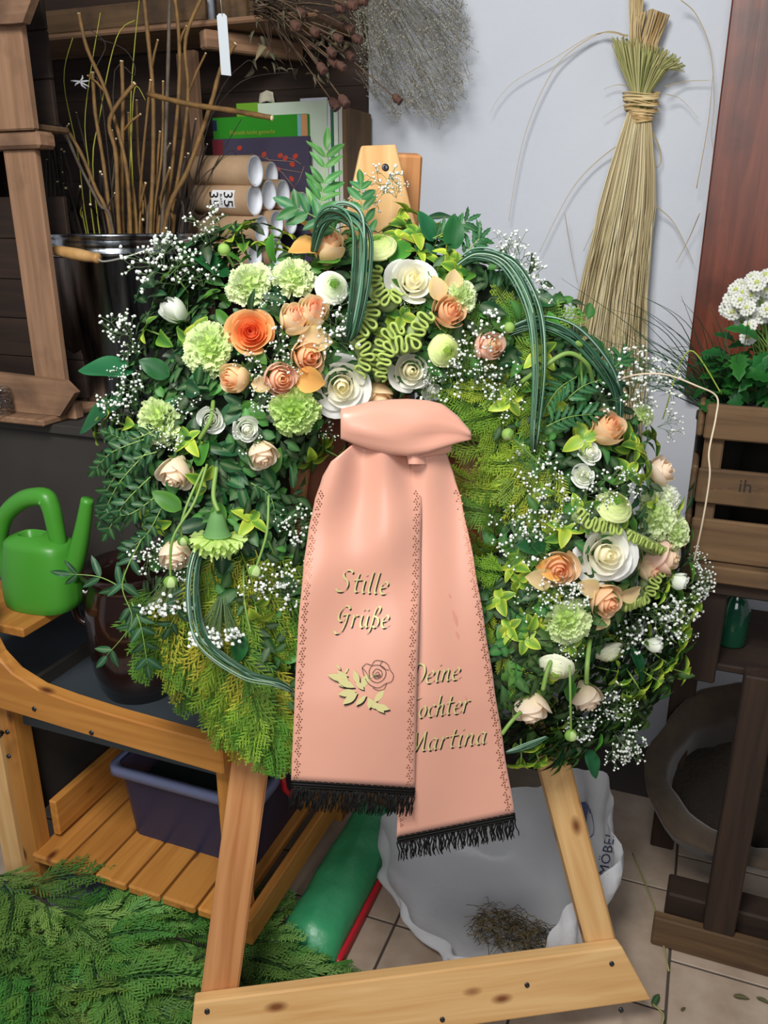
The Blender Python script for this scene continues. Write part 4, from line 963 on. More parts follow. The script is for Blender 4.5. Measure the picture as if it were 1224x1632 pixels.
outline([(577, 1064), (584, 1058), (592, 1060), (598, 1053), (610, 1054), (618, 1059), (622, 1068), (627, 1076), (624, 1086), (614, 1090), (604, 1096), (594, 1094), (586, 1088), (580, 1076)])
outline([(588, 1070), (592, 1062), (602, 1060), (612, 1064), (615, 1074), (610, 1084), (600, 1088), (590, 1082)])
outline([(594, 1072), (600, 1066), (608, 1070), (608, 1078), (600, 1082), (595, 1078)])
outline([(598, 1074), (602, 1071), (605, 1075), (600, 1078)], .8, False)
outline([(616, 1088), (612, 1098), (602, 1100), (594, 1096)], .8, False); outline([(577, 1064), (584, 1072), (588, 1082)], .8, False); outline([(610, 1054), (606, 1060), (612, 1066), (620, 1068)], .8, False)
for k in range(5): outline([(596 + k * 2.4, 1080), (597 + k * 2.2, 1075)], 1.1, False)
om.build('emblem_outline', M_['black'], rb, RI, 'thin black outline of a rose blossom')
# ---- gold edging of little three-lobed ornaments
def edging(tab, which, slope, sides):
    mb = MB()
    y0 = tab[0][0] + 85; y1 = tab[-1][0]
    for side in sides:
        y = y0; k = 0
        while y < y1 - 6:
            _, xa, xb = interp(tab, y); s = .045 if side == 0 else .955; t = (y - tab[0][0]) / (y1 - tab[0][0])
            x = xa + (xb - xa) * s + (1.8 if k % 2 else -1.8); yy = y + slope(s) * t * t
            for j in range(3):
                a = j * 2.094 + (0 if k % 2 else math.pi) + math.pi / 2; qx = x + 2.5 * math.cos(a); qy = yy + 2.5 * math.sin(a)
                tri = [(qx + 1.9 * math.cos(a + g), qy + 1.9 * math.sin(a + g)) for g in (0, 2.1, -2.1)]
                mb.add([el(p_[0], p_[1], cz(p_[0], p_[1], which) + .0012) for p_ in tri], [(0, 1, 2)])
            y += 6.4 if (k + 1) % 5 else 10; k += 1
    mb.build('gold_edging', M_['goldp'], rb, RI, None, 'stuff')
edging(TABL, 0, slL, (0, 1)); edging(TABR, 1, slR, (1,))
mb = MB()
for y in range(1275, 1316, 8):
    for j in range(3):
        a = j * 2.094; x = 640 - (1315 - y) * .1; tri = [(x + 2 * math.cos(a) + 1.6 * math.cos(a + g), y + 2 * math.sin(a) + 1.6 * math.sin(a + g)) for g in (0, 2.1, -2.1)]
        mb.add([el(p_[0], p_[1], cz(p_[0], p_[1], 1) + .0012) for p_ in tri], [(0, 1, 2)])
mb.build('gold_edging', M_['goldp'], rb, RI, None, 'stuff')
# ---- black braid and fringe
def fringe(xa, ya, xb, yb, which, n, ln):
    mb = MB(); A = []; B = []
    for i in range(41):
        s = i / 40; x = xa + (xb - xa) * s; y = ya + (yb - ya) * s; c = cz(x, y, which)
        A.append((x, y - 4, c)); B.append((x, y + 5, c))
    for off, r in ((-3, .0016), (1, .0022), (5, .0016)):
        mb.tube([el(a[0], a[1] + 4 + off, a[2] + .002 + .0006 * (i % 2)) for i, a in enumerate(A)], r, 5)
    mb.build('braid', M_['fringe'], rb, RI, 'black braid with a glint of gold thread')
    g = MB()
    for i in range(0, 40, 2):
        a = A[i]; g.tube([el(a[0], a[1] - 1, a[2] + .0044), el(a[0] + 2.4, a[1] + .4, a[2] + .0044)], .0005, 4)
    g.build('gold_thread', M_['goldp'], rb, RI, None, 'stuff')
    f = MB()
    for k in range(n):
        s = (k + U_(.1, .9)) / n; x = xa + (xb - xa) * s; y = ya + (yb - ya) * s + 5; c = cz(x, y, which); dx = U_(-5, 5) + (-6 if which == 0 else 2); L = ln * U_(.85, 1.08); ph = U_(0, 6)
        P = [el(x + dx * t + 1.6 * math.sin(ph + t * 7), y + L * t, c + .001 + U_(-.002, .002) + .004 * t) for t in (0, .25, .5, .75, 1)]
        f.tube(P, [.0013, .0012, .0012, .0011, .0007], 4)
    f.build('fringe', M_['fringe'], rb, RI, None, 'stuff')
fringe(464, 1248, 661, 1260, 0, 120, 36)
fringe(633, 1338, 821, 1300, 1, 96, 30)
# damp streaks on the rear tail
mb = MB()
for x, y, w, L in ((721, 985, 5, 30), (727, 1012, 4, 14), (741, 1112, 3, 8), (716, 950, 3, 8)):
    A = [el(x - w * math.sin(math.pi * t) * .6 + 8 * t * L / 30, y - L / 2 + L * t, cz(x, y, 1) + .0009) for t in (0, .25, .5, .75, 1)]
    B = [el(x + w * math.sin(math.pi * t) * .8 + 8 * t * L / 30, y - L / 2 + L * t, cz(x, y, 1) + .0009) for t in (0, .25, .5, .75, 1)]
    mb.grid([A, B])
mb.build('damp_stain', mat('damp satin', (206, 142, 124), .4), rb, RI, 'dark damp streaks')
# ================================================================ LEFT: crates, bucket, shelf, bench
def rthing(name, label, cat, U, V, z, rot=0, group=None): return thing(name, label, cat, RM @ T(U, V, z) @ RZ(rot), group)
def pVv(x, y, V): r = pV(x, y, V); return Vector((r[0], V, r[1]))
def pZv(x, y, z): r = pZ(x, y, z); return Vector((r[0], r[1], z))
# dark cabinet that carries crates and bucket
bV = 1.34                                   # front plane of the cabinet, room depth
cuL = -2.0; cV = 1.36; cz_top = pV(103, 660, cV)[1] - .016
cabR = pV(470, 700, bV)[0]
cab = rthing('cabinet', 'dark grey board cabinet under the crates and the zinc bucket', 'cabinet', (cuL + cabR) / 2, bV, 0)
w2 = (cabR - cuL) / 2
M_['cab'] = M_['greyboard']
mb = MB(); mb.box((-w2, 0, .62), (w2, .02, cz_top - .02), .002); mb.build('front_panel', M_['cab'], cab)
mb = MB(); mb.box((-w2, -.012, cz_top - .02), (w2, VW - bV - .003, cz_top), .002); mb.build('top', M_['cab'], cab)
mb = MB(); mb.box((-w2, .02, .62), (-w2 + .02, VW - bV - .003, cz_top - .02), .002); mb.build('side', M_['cab'], cab)
mb = MB(); mb.box((w2 - .02, .02, .62), (w2, VW - bV - .003, cz_top - .02), .002); mb.build('side', M_['cab'], cab)
for sg in (-1, 1):
    mb = MB(); mb.box((sg * (w2 - .03) - .025, .22, 0), (sg * (w2 - .03) + .025, .27, .60), .002); mb.build('leg', M_['cab'], cab)
mb = MB(); mb.box((-w2 + .02, .02, .60), (w2 - .02, VW - bV - .003, .62), .002); mb.build('shelf', M_['cab'], cab)
# ---- near crates at the left edge (stacked, open side to the right)
def nearcrate(name, label, px_r, y_top, y_bot, V, corner):
    u1, z1 = pV(px_r[0], y_top, V); u2, z0 = pV(px_r[1], y_bot, V); u = u2
    return u, z0, z1
# lower crate
u1, zb = pV(103, 660, cV); _, zt = pV(60, 236, cV); uL = pV(12, 500, cV)[0]
ur = pV(92, 500, cV)[0]
c1 = rthing('wooden_crate', 'rough wooden crate at the left edge, lower of two', 'crate', ur, cV, zb, 0, None)
hh = zt - zb
board('post', c1, (-.045, .009, .03), (-.045, .009, hh), (1, 0, 0), .078, .018, M_['crate'], .003)
cut = [(-.5, 0), (-.012, 0), (.034, .052), (.008, .074), (-.5, .092)]
mb = MB(); mb.prism([(x, z) for x, z in cut], 0, .018); mb.build('front_rail', M_['crate'], c1, Matrix(((1, 0, 0, 0), (0, 0, -1, -.001), (0, 1, 0, 0), (0, 0, 0, 1))))
board('bottom_slat', c1, (-.10, -.06, -.008), (-.10, .13, -.008), (1, 0, 0), .16, .014, M_['crate'], .003)
board('bottom_slat', c1, (-.28, -.05, -.008), (-.28, .13, -.008), (1, 0, 0), .16, .014, M_['crate'], .003)
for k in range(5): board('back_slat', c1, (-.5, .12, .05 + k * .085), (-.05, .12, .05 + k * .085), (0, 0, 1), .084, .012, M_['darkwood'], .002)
board('top_rail', c1, (-.5, .010, hh + .014), (.020, .010, hh + .014), (0, 0, 1), .03, .05, M_['crate'], .006)
board('foot', c1, (-.012, .025, -.014), (-.012, .025, .02), (1, 0, 0), .028, .028, M_['crate'], .003)
# upper crate
u3, zu0 = pV(45, 212, cV - .02); ur2 = pV(46, 150, cV - .02)[0]
c2 = rthing('wooden_crate', 'rough wooden crate at the upper left corner, on top of the other', 'crate', ur2, cV - .02, zt + .030)
board('post', c2, (-.05, .009, 0), (-.05, .009, .36), (1, 0, 0), .10, .018, M_['crate'], .003)
_, zc = pV(70, 42, cV); zc -= (zt + .030)
mb = MB(); mb.prism([(-.45, zc + .02), (-.0, zc), (.024, zc), (.05, zc + .035), (.05, zc + .11), (-.45, zc + .11)], 0, .018); mb.build('front_rail', M_['crate'], c2, Matrix(((1, 0, 0, 0), (0, 0, -1, -.001), (0, 1, 0, 0), (0, 0, 0, 1))))
board('bottom_slat', c2, (-.45, .07, .008), (-.02, .07, .008), (0, 1, 0), .10, .012, M_['crate_dark'], .003)
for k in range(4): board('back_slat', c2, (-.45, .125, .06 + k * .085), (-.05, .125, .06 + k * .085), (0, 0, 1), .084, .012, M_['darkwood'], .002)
# wire coil in the lower crate
wcU, wcz = pV(-2, 640, cV - .05)
wc = rthing('wire_coil', 'coil of silvery florist wire at the left edge', 'wire', wcU, cV - .055, zb + .002)
mb = MB()
for k in range(14):
    t = k / 14; r = .026 + .004 * math.sin(k * 2.1); a0 = U_(0, 6)
    mb.tube([(r * math.cos(a0 + j * .55), r * math.sin(a0 + j * .55), .006 + t * .05 + .003 * math.sin(j * 2 + k)) for j in range(13)], .0011, 5)
mb.build('wire', M_['zinc'], wc, kind='stuff')
# ---- zinc bucket with wooden grip
bz = cz_top + .001
bkY = 1.66
bR = abs(pV(308, 372, bkY)[0] - pV(62, 372, bkY)[0]) / 2
bh = pV(185, 372, bkY)[1] - bz
bt = rthing('zinc_bucket', 'shiny zinc bucket full of cut branches on the cabinet', 'bucket', pV(185, 372, bkY)[0], bkY, bz)
mb = MB(); r0 = bR * .80
prof = [(.001, .006), (r0 * .97, .006), (r0, 0), (r0 * 1.005, .004), (bR * .955, bh - .046), (bR * .97, bh - .044), (bR * .985, bh - .037), (bR * .97, bh - .030), (bR * .965, bh - .024), (bR * .985, bh - .018), (bR * .97, bh - .012), (bR * .985, bh - .006), (bR * 1.0, bh), (bR * .985, bh + .003), (bR * .955, bh - .002), (bR * .94, bh - .05), (r0 * .97, .012), (.001, .012)]
mb.lathe(prof, 64); mb.build('pail', M_['pail'], bt)
for sg in (-1, 1):
    mb = MB(); mb.box((-.014, -.003, -.02), (.014, .003, .02), .002); mb.build('ear', M_['zinc'], bt, T(sg * bR * 1.0, 0, bh - .02) @ RZ(math.pi / 2))
# bail hangs to the front, grip at its middle
g0 = Vector((pV(72, 398, bkY - bR - .02)[0] - pV(185, 372, bkY)[0], -bR - .02, pV(72, 396, bkY - bR - .02)[1] - bz)); g1 = Vector((pV(158, 412, bkY - bR - .02)[0] - pV(185, 372, bkY)[0], -bR - .02, pV(158, 412, bkY - bR - .02)[1] - bz))
dg = (g1 - g0).normalized()
mb = MB(); prof = [(.0001, 0), (.009, 0), (.0105, .004), (.0105, .008), (.0095, .010), (.0115, .03), (.0125, .055), (.0115, .085), (.0098, .102), (.0105, .104), (.0105, .109), (.009, .112), (.0001, .112)]
mb.lathe(prof, 16); L_ = (g1 - g0).length
mb.build('grip', wood('turned beech', (206, 164, 108), (186, 140, 84), .4), bt, facing(g1, -dg), 'turned wooden grip')
e_r = Vector((bR * 1.01, 0, bh - .008)); e_l = Vector((-bR * 1.01, 0, bh - .008))
mb = MB(); mb.tube(spline([g1 - dg * .004, g1 + dg * .012 + Vector((0, 0, -.004)), g1 + Vector((.06, .012, .004)), g1 + Vector((.10, .055, .022)), e_r + Vector((-.008, -.06, -.006)), e_r], 8), .0021, 7)
mb.tube(spline([g0 - dg * .02, g0 - Vector((.03, -.03, -.005)), e_l], 8), .0021, 7)
mb.build('bail', M_['wire'], bt, None, 'pale wire bail')
# ---- branches standing in the bucket
BARK = [mat('willow bark', (142, 106, 56), .65, noise=(50, (96, 72, 42), .25), bump=(120, .3, .002)), mat('grey bark', (110, 96, 80), .7, noise=(60, (78, 68, 58), .25), bump=(120, .3, .002)), mat('dark bark', (62, 52, 46), .75, noise=(60, (44, 38, 34), .25)), mat('yellow twig', (160, 158, 52), .5)]
CUT = mat('fresh cut wood', (232, 214, 172), .6)
bw = RM @ Vector((pV(185, 372, bkY)[0], bkY, bz)); 
def wY(x, y, Y):
    r = ray(x, y); return Vector(CAM + r * (Y / r[1]))
def branch(pts, r0, r1, kind, label, group=None, twigs=(), Y0=0.0, Y1=0.0, cut=True, root=True):
    Yc = bw.y; P = []
    n = len(pts)
    for i, (x, y) in enumerate(pts): P.append(wY(x, y, Yc + Y0 + (Y1 - Y0) * i / (n - 1)))
    # down into the pail
    b = P[0]; q = Vector((bw.x + (b.x - bw.x) * .5, bw.y + (b.y - bw.y) * .6, bz + .03))
    C = spline(([q] if root else []) + P, 5); k = len(C); r0 *= .82; r1 *= .85
    rad = [r0 + (r1 - r0) * i / (k - 1) for i in range(k)]
    rad = [r * (1 + .09 * math.sin(i * 2.3 + len(pts))) for i, r in enumerate(rad)]
    base = C[0].copy(); t = thing('branch', label, 'branch', T(*base), group)
    mb = MB(); mb.tube([p - base for p in C], rad, 7); mb.build('stem', BARK[kind], t)
    d = (C[-1] - C[-2]).normalized()
    if cut:
        mb = MB(); mb.lathe([(.0001, .0012), (r1 * .9, .0010), (r1 * .96, 0)], 8); mb.build('cut_end', CUT, t, facing(C[-1] - base + d * .0004, d + Vector((.3, -.6, .1))))
    for f, dx, dy, L in twigs:
        i = int(f * (k - 1)); p = C[i]; e = p + Vector((dx, U_(-.2, .0) * L, dy)).normalized() * L
        mb = MB(); mb.tube([p - base, (p + e) / 2 - base + Vector((0, 0, .004)), e - base], [rad[i] * .7, rad[i] * .6, rad[i] * .5], 6); o = mb.build('side_twig', BARK[kind], t)
        dd = (e - p).normalized(); m2 = MB(); m2.lathe([(.0001, .0012), (rad[i] * .45, .001), (rad[i] * .5, 0)], 7); m2.build('cut_end', CUT, o, facing(e - base, dd + Vector((.2, -.5, .2))))
    return t
def blabel(look, x0, x1, y1):
    where = 'at the left rim' if x0 < 115 else 'left of the middle' if x0 < 175 else 'in the middle' if x0 < 225 else 'right of the middle' if x0 < 265 else 'at the right rim'
    lean = 'leaning left' if x1 < x0 - 16 else 'leaning right' if x1 > x0 + 16 else 'upright'
    hgt = 'stub' if y1 > 320 else 'short branch' if y1 > 255 else 'branch' if y1 > 190 else 'long branch'
    return '%s %s %s %s of the zinc bucket' % (look, lean, hgt, where)
branch([(208, 368), (200, 260), (170, 150), (139, 78), (126, 22)], .0062, .0042, 0, 'thick willow branch leaning left, cut tip at the upper left', None, [(.62, -.5, .5, .05)], -.07, -.05)
branch([(196, 368), (195, 250), (196, 160), (194, 98)], .0056, .0048, 0, 'short upright willow branch with a pale cut tip', None, [(.6, .6, .5, .055)], -.06, -.06)
branch([(190, 368), (185, 250), (175, 190), (214, 133)], .006, .005, 0, 'willow branch bent right to a round pale cut face', None, (), -.09, -.10)
branch([(240, 368), (244, 260), (244, 150), (236, 60), (228, -20)], .0062, .0050, 0, 'long willow branch rising straight past the top edge', None, [(.7, .3, .9, .06)], -.05, -.02)
branch([(258, 368), (263, 250), (268, 100), (270, 0)], .0058, .0044, 1, 'grey long branch beside the tallest willow branch', None, [(.5, .3, .6, .03)], -.06, -.03)
branch([(262, 368), (275, 260), (286, 130), (284, 40), (276, -20)], .0056, .0046, 0, 'tall willow branch behind the grey one', None, [(.75, .4, .8, .04)], -.02, .0)
branch([(270, 368), (288, 260), (300, 150), (296, 60), (330, -20)], .0056, .0046, 0, 'tall forking willow branch right of the group', None, [(.6, .5, .9, .09)], -.03, .0)
branch([(262, 364), (300, 270), (335, 170), (352, 110), (375, 70)], .0068, .0048, 0, 'thick willow branch leaning right with a forked tip', None, [(.82, .1, 1, .045)], -.10, -.12)
branch([(236, 150), (300, 166), (366, 176), (433, 188)], .0066, .0064, 0, 'willow branch sticking out level to the right', None, (), -.11, -.22, True, False)
branch([(180, 368), (158, 325), (126, 262), (104, 212), (84, 188)], .0048, .0034, 1, 'grey lichen covered branch leaning left', None, [(.8, .5, .9, .02), (.7, -.5, .9, .04)], -.09, -.12)
branch([(176, 368), (152, 300), (130, 246), (106, 205)], .0056, .0045, 0, 'short brown branch leaning left over the grey one', None, (), -.09, -.09)
branch([(178, 368), (165, 260), (152, 180), (148, 116)], .0054, .0046, 0, 'slim brown branch left of the centre', None, (), -.07, -.05)
for i, (x0, x1, y1, k, r) in enumerate(((90, 62, 280, 2, .0055), (100, 66, 170, 2, .0045), (108, 85, 210, 2, .005), (112, 105, 300, 2, .005), (120, 92, 290, 2, .0046), (128, 60, 130, 2, .003), (140, 97, 252, 2, .0046), (150, 160, 274, 2, .0045), (205, 212, 275, 0, .0042), (225, 232, 292, 0, .0044), (235, 218, 160, 0, .0042), (250, 255, 210, 0, .004), (222, 240, 128, 0, .0042), (280, 300, 245, 2, .0042), (290, 318, 280, 2, .0035), (288, 330, 230, 2, .003), (276, 276, 345, 0, .005), (232, 228, 350, 0, .005), (212, 178, 208, 0, .0046), (252, 250, 350, 0, .0048), (295, 312, 190, 2, .0028), (218, 205, 180, 0, .0044), (244, 260, 130, 0, .0038), (168, 122, 180, 2, .003), (85, 75, 255, 2, .004), (265, 256, 345, 0, .0048))):
    xm = (x0 + x1) / 2 + U_(-6, 6); ym = (366 + y1) / 2
    branch([(x0, 366), (xm, ym), (x1, y1)], r, r * .8, k, blabel('plain brown' if k == 0 else 'dark thin', x0, x1, y1), 'plain branches in the zinc bucket' if k == 0 else 'dark branches in the zinc bucket', (), U_(-.06, .06), U_(-.06, .06))
for i in range(26):
    x0 = U_(75, 300); kk = 2 if x0 < 150 or x0 > 265 else rnd.choice((0, 1, 2)); x1 = x0 + (x0 - 185) * U_(.05, .35) + U_(-14, 14); y1 = U_(215, 345)
    branch([(x0, 366), ((x0 + x1) / 2 + U_(-8, 8), (366 + y1) / 2), (x1, y1)], U_(.0026, .0046), U_(.002, .0036), kk, blabel(('brown', 'grey', 'blackish')[kk], x0, x1, y1), 'short branches low in the zinc bucket', (), U_(-.10, .08), U_(-.10, .08))
YL = iter(('yellow twig curving up furthest left in the bucket', 'yellow twig with an arched tip near the top left', 'straight yellow twig rising in the middle', 'yellow twig hooked over beside the round cut face', 'tall yellow twig bending right behind the left branches', 'tiny yellow shoot at the left rim of the bucket'))
for pts in ([(140, 368), (125, 250), (102, 130), (116, 60)], [(150, 300), (160, 180), (186, 60), (215, 32)], [(212, 300), (208, 180), (214, 80), (222, 0)], [(205, 368), (209, 230), (215, 140), (232, 160)], [(150, 368), (142, 270), (136, 180), (160, 20)], [(135, 360), (133, 350), (128, 340), (130, 330)]):
    branch(pts, .0020, .0010, 3, next(YL), 'thin yellow twigs in the bucket', (), -.03, -.02, False)
DT = iter(('dark twig rising across the tubes to the book edge', 'long dark twig reaching right towards the dried poppies', 'dark twig hooked down in front of the upper tube', 'curled dark twig in front of the shelf at upper left', 'dark twig looping left near the top of the bucket', 'faint dark twig arching over the books'))
for pts in ([(300, 368), (330, 290), (355, 240), (385, 190)], [(290, 330), (330, 200), (385, 130), (460, 115)], [(306, 330), (345, 262), (372, 240), (380, 275)], [(165, 180), (150, 120), (168, 70), (130, 40)], [(180, 150), (215, 120), (200, 80), (150, 60)], [(300, 340), (345, 160), (390, 100), (405, 102)]):
    branch(pts, .0018, .0009, 2, next(DT), 'dark brushwood twigs', (), -.06, -.04, False)
# pale ribbon knot caught in the twigs, and a few leaves
kn = thing('raffia_knot', 'small white knotted twine among the branches', 'twine', T(*wY(128, 130, bw.y - .06)))
mb = MB()
for k in range(7): a = U_(0, 6.28); mb.tube([(0, 0, 0), (.012 * math.cos(a), U_(-.004, .004), .008 * math.sin(a)), (.02 * math.cos(a + .3), 0, .014 * math.sin(a))], [.002, .0018, .001], 5)
mb.build('twine', mat('white twine', (226, 226, 230), .6), kn)
# ---- shelf of crates at the back with books and tubes
sV = 1.85
sh = rthing('shelf_crate', 'dark wooden shelf crate on the cabinet holding books and tubes', 'crate', pV(440, 300, sV)[0], sV, cz_top + .001)
bx = sh.matrix_basis.translation
def sL(x, y, V): u, z = pV(x, y, V); return Vector((u - pV(440, 300, sV)[0], V - sV, z - cz_top - .001))
pL = sL(-70, 300, sV); pR = sL(551, 300, sV + .03); pt = sL(440, 78, sV)
zt_ = pt.z; zs = sL(440, 420, sV).z
board('end_panel', sh, (pR.x + .005, .09, 0), (pR.x + .005, .09, zt_ - .12), (0, 1, 0), .15, .012, M_['crate_dark'])
xm_ = sL(290, 300, sV).x
board('end_panel', sh, (pL.x, .09, 0), (pL.x, .09, zt_), (0, 1, 0), .16, .012, M_['darkwood'])
board('shelf_board', sh, (xm_, .055, zs - .006), (pR.x, .055, zs - .006), (0, 1, 0), .22, .012, M_['darkwood'])
for k in range(13):
    board('back_slat', sh, (pL.x, .170, .05 + k * .1), (pR.x, .170, .05 + k * .1), (0, 0, 1), .0996, .008, M_['darkwood'], .001)
a = sL(322, 70, sV - .03); b = sL(322, 420, sV - .03)
board('upright', sh, (sL(313, 200, sV - .02).x, -.02, 0), (sL(313, 200, sV - .02).x, -.02, sL(313, 80, sV - .02).z), (1, 0, 0), .028, .02, M_['crate'], .003)
board('upright', sh, (sL(296, 200, sV - .01).x, .0, 0), (sL(296, 200, sV - .01).x, .0, sL(313, 80, sV - .02).z), (1, 0, 0), .034, .012, M_['crate_dark'], .003)
a = sL(322, 62, sV - .06); b = sL(480, 62, sV + .16)
board('rail', sh, (a.x + .0, -.06, sL(330, 62, sV - .06).z), (b.x, .155, sL(330, 62, sV - .06).z), (0, 0, 1), .038, .03, M_['crate'], .004)
board('rail', sh, (pL.x, -.05, sL(260, 20, sV - .05).z), (a.x + .01, -.05, sL(260, 20, sV - .05).z), (0, 0, 1), .05, .018, M_['crate_dark'], .004)
board('top_board', sh, (pL.x, .05, zt_ + .05), (pR.x - .02, .05, zt_ + .05), (0, 1, 0), .22, .012, M_['crate'], .004)
shz = cz_top + .001 + zs
# books: standing, covers towards the room
def book(name, label, x0, x1, ytop, V, t, cover, tilt=0, cat='book'):
    a = pV(x0, ytop, V); b = pV(x1, ytop, V); w = b[0] - a[0]; h = a[1] - shz
    t_ = rthing(name, label, cat, (a[0] + b[0]) / 2, V, shz)
    mb = MB(); mb.box((-w / 2, 0, .0), (w / 2, .0025, h), .0008); mb.build('front_cover', cover, t_)
    mb = MB(); mb.box((-w / 2, t - .0025, .0), (w / 2, t, h), .0008); mb.build('back_cover', cover, t_)
    mb = MB(); mb.box((-w / 2, .0026, .0), (-w / 2 + .002, t - .0026, h), .0006); mb.build('spine', cover, t_)
    mb = MB(); mb.box((-w / 2 + .002, .0027, .003), (w / 2 - .003, t - .0027, h - .004), .0005); mb.build('pages', M_['paper'], t_)
    return t_, w, h
M_['paper'] = mat('paper', (224, 226, 214), .8)
def flat(col, rough=.4): return mat('cover', col, rough)
def text_mesh(s, size, m, parent, M, name='lettering', ext=.0003, label=None, shear=0.0):
    cu = bpy.data.curves.new('text', 'FONT'); cu.body = s; cu.size = size; cu.extrude = ext; cu.shear = shear; cu.align_x = 'CENTER'; cu.align_y = 'CENTER'; cu.resolution_u = 2
    o = bpy.data.objects.new('tmp', cu); COL.objects.link(o); bpy.context.view_layer.update()
    me = bpy.data.meshes.new_from_object(o.evaluated_get(bpy.context.evaluated_depsgraph_get())); bpy.data.objects.remove(o); bpy.data.curves.remove(cu)
    me.materials.clear(); me.materials.append(m); return ob(name, me, parent, M, label)
FRONT = Matrix(((1, 0, 0, 0), (0, 0, -1, 0), (0, 1, 0, 0), (0, 0, 0, 1)))   # text in the XZ plane, facing -Y
bk1, w1, h1 = book('book', 'book with a photo of red rosehips on its dark cover', 338, 492, 222, 1.955, .012, flat((70, 64, 84)))
mb = MB(); mb.box((-w1 / 2 + .0, -.0008, .004), (-w1 / 2 + .03, -.0001, h1 - .002), .0002); mb.build('red_band', flat((112, 34, 44)), bk1)
hip = mat('rosehip red print', (186, 66, 46), .4); twg = mat('twig print', (150, 120, 110), .5)
mb = MB(); m2 = MB()
def bL(x, y): u, z = pV(x, y, 1.955); return Vector((u - (pV(338, 222, 1.955)[0] + pV(492, 222, 1.955)[0]) / 2, -.0009, z - shz))
for x, y, a in ((382, 236, .3), (421, 246, .6), (447, 248, .2), (471, 249, .5), (466, 262, -.4), (465, 285, -.7), (443, 270, .1), (455, 252, .4)):
    p = bL(x, y); pts = [(p.x + .0075 * math.cos(t) * math.cos(a) - .0055 * math.sin(t) * math.sin(a), p.z + .0075 * math.cos(t) * math.sin(a) + .0055 * math.sin(t) * math.cos(a)) for t in np.linspace(0, 6.283, 13)[:-1]]
    mb.add([(q[0], -.0010, q[1]) for q in pts], [tuple(range(12))], smooth=False)
for a in ([(400, 245), (430, 255), (470, 258)], [(430, 262), (450, 275), (470, 300)], [(421, 246), (440, 268), (480, 275)], [(485, 265), (478, 285), (470, 300)], [(447, 248), (470, 255), (480, 262)]):
    m2.tube([bL(x, y) for x, y in a], .0011, 4)
mb.build('rosehip_print', hip, bk1); m2.build('twig_print', twg, bk1, None, None, None)
bk2, w2_, h2 = book('book', 'green book with gold title letters', 338, 490, 188, 1.970, .012, flat((46, 138, 34)))
def onb(V, x, y, bx0, bx1, yt): u, z = pV(x, y, V); return (u - (pV(bx0, yt, V)[0] + pV(bx1, yt, V)[0]) / 2, z - shz)
q = onb(1.970, 402, 211, 338, 490, 188); text_mesh('Floristik leicht gemacht', .0135, mat('gold print', (160, 150, 50), .5), bk2, T(q[0], -.0004, q[1]) @ FRONT, 'title')
q = onb(1.970, 478, 205, 338, 490, 188)
mb = MB(); mb.box((q[0] - .006, -.0006, h2 - .05), (q[0] + .004, -.0001, h2 - .001), .0001); mb.build('blue_strip', flat((120, 170, 176)), bk2)
mb = MB(); mb.box((q[0] + .0042, -.0006, h2 - .05), (w2_ / 2 - .0005, -.0001, h2 - .001), .0001); mb.build('orange_strip', flat((196, 140, 96)), bk2)
mb = MB(); mb.box((-w2_ / 2 + .0, -.0006, h2 - .03), (-w2_ / 2 + .012, -.0001, h2 - .006), .0001); mb.build('blue_label', flat((34, 42, 78)), bk2)
book('book', 'tall pale green book behind the green one', 410, 521, 165, 1.985, .012, flat((196, 210, 190)))
book('book', 'lime green book with a white label at the back', 376, 411, 165, 1.985, .012, flat((110, 160, 44)))
for x0, x1, yt, V, col, lb in ((521.5, 526, 163, 1.955, (198, 200, 206), 'thin pale grey folder right of the books'), (527, 530, 172, 1.955, (60, 110, 74), 'thin dark green booklet among the folders'), (531, 538, 172, 1.955, (204, 216, 202), 'pale green folder right of the books'), (539, 546, 170, 1.955, (196, 196, 186), 'spiral bound pad against the crate end')):
    book('folder', lb, x0, x1, yt, V, .045, flat(col), cat='folder')
t_, w_, h_ = book('booklet', 'white booklet standing tallest at the back', 478, 520, 157, 1.999, .008, flat((206, 206, 220)), cat='book')
# scrap of paper lying on the books
sc = rthing('paper_scrap', 'crumpled cream paper scrap lying on top of the books', 'paper', *[(pV(425, 152, 1.99)[0]), 1.99, pV(425, 165, 1.985)[1] + .001])
mb = MB(); mb.grid([[(x * .02, .004 * math.sin(x * 2 + j), .002 + j * .008 + .003 * math.cos(x * 3)) for j in range(4)] for x in (-1, -.5, 0, .5, 1)]); o = mb.build('sheet', mat('cream paper', (186, 182, 160), .8), sc); o.modifiers.new('t', 'SOLIDIFY').thickness = .0006
# cardboard tubes
M_['kraft'] = mat('kraft cardboard', (176, 146, 114), .75, noise=(30, (160, 130, 100), .25)); M_['tubein'] = mat('white cap', (222, 226, 232), .55)
tubes = [(407, 273, 24, 1.73, 0), (406, 319, 24, 1.73, 1), (433, 279, 20, 1.908, 0), (429, 311, 23, 1.798, 0), (451, 310, 22.5, 1.866, 0), (482, 327, 20, 1.922, 0), (464, 354, 19, 1.862, 0), (441, 357, 21, 1.80, 0), (417, 366, 22, 1.735, 0), (406, 410, 22, 1.73, 0), (440, 402, 22, 1.798, 0)]
TL = ['topmost cardboard tube of the stack, nearest', 'cardboard tube with a 35 sticker on its side', 'small tube end behind the topmost tube', 'white tube end at the middle of the stack, left', 'white tube end at the middle of the stack, right', 'tube end farthest right in the stack', 'small tube end low at the right of the stack', 'white tube end below the middle pair', 'tube end low at the left, half hidden by leaves', 'tube end hidden behind the leaves, left', 'tube end hidden behind the leaves, right']
tubes.sort(key=lambda t: 0)
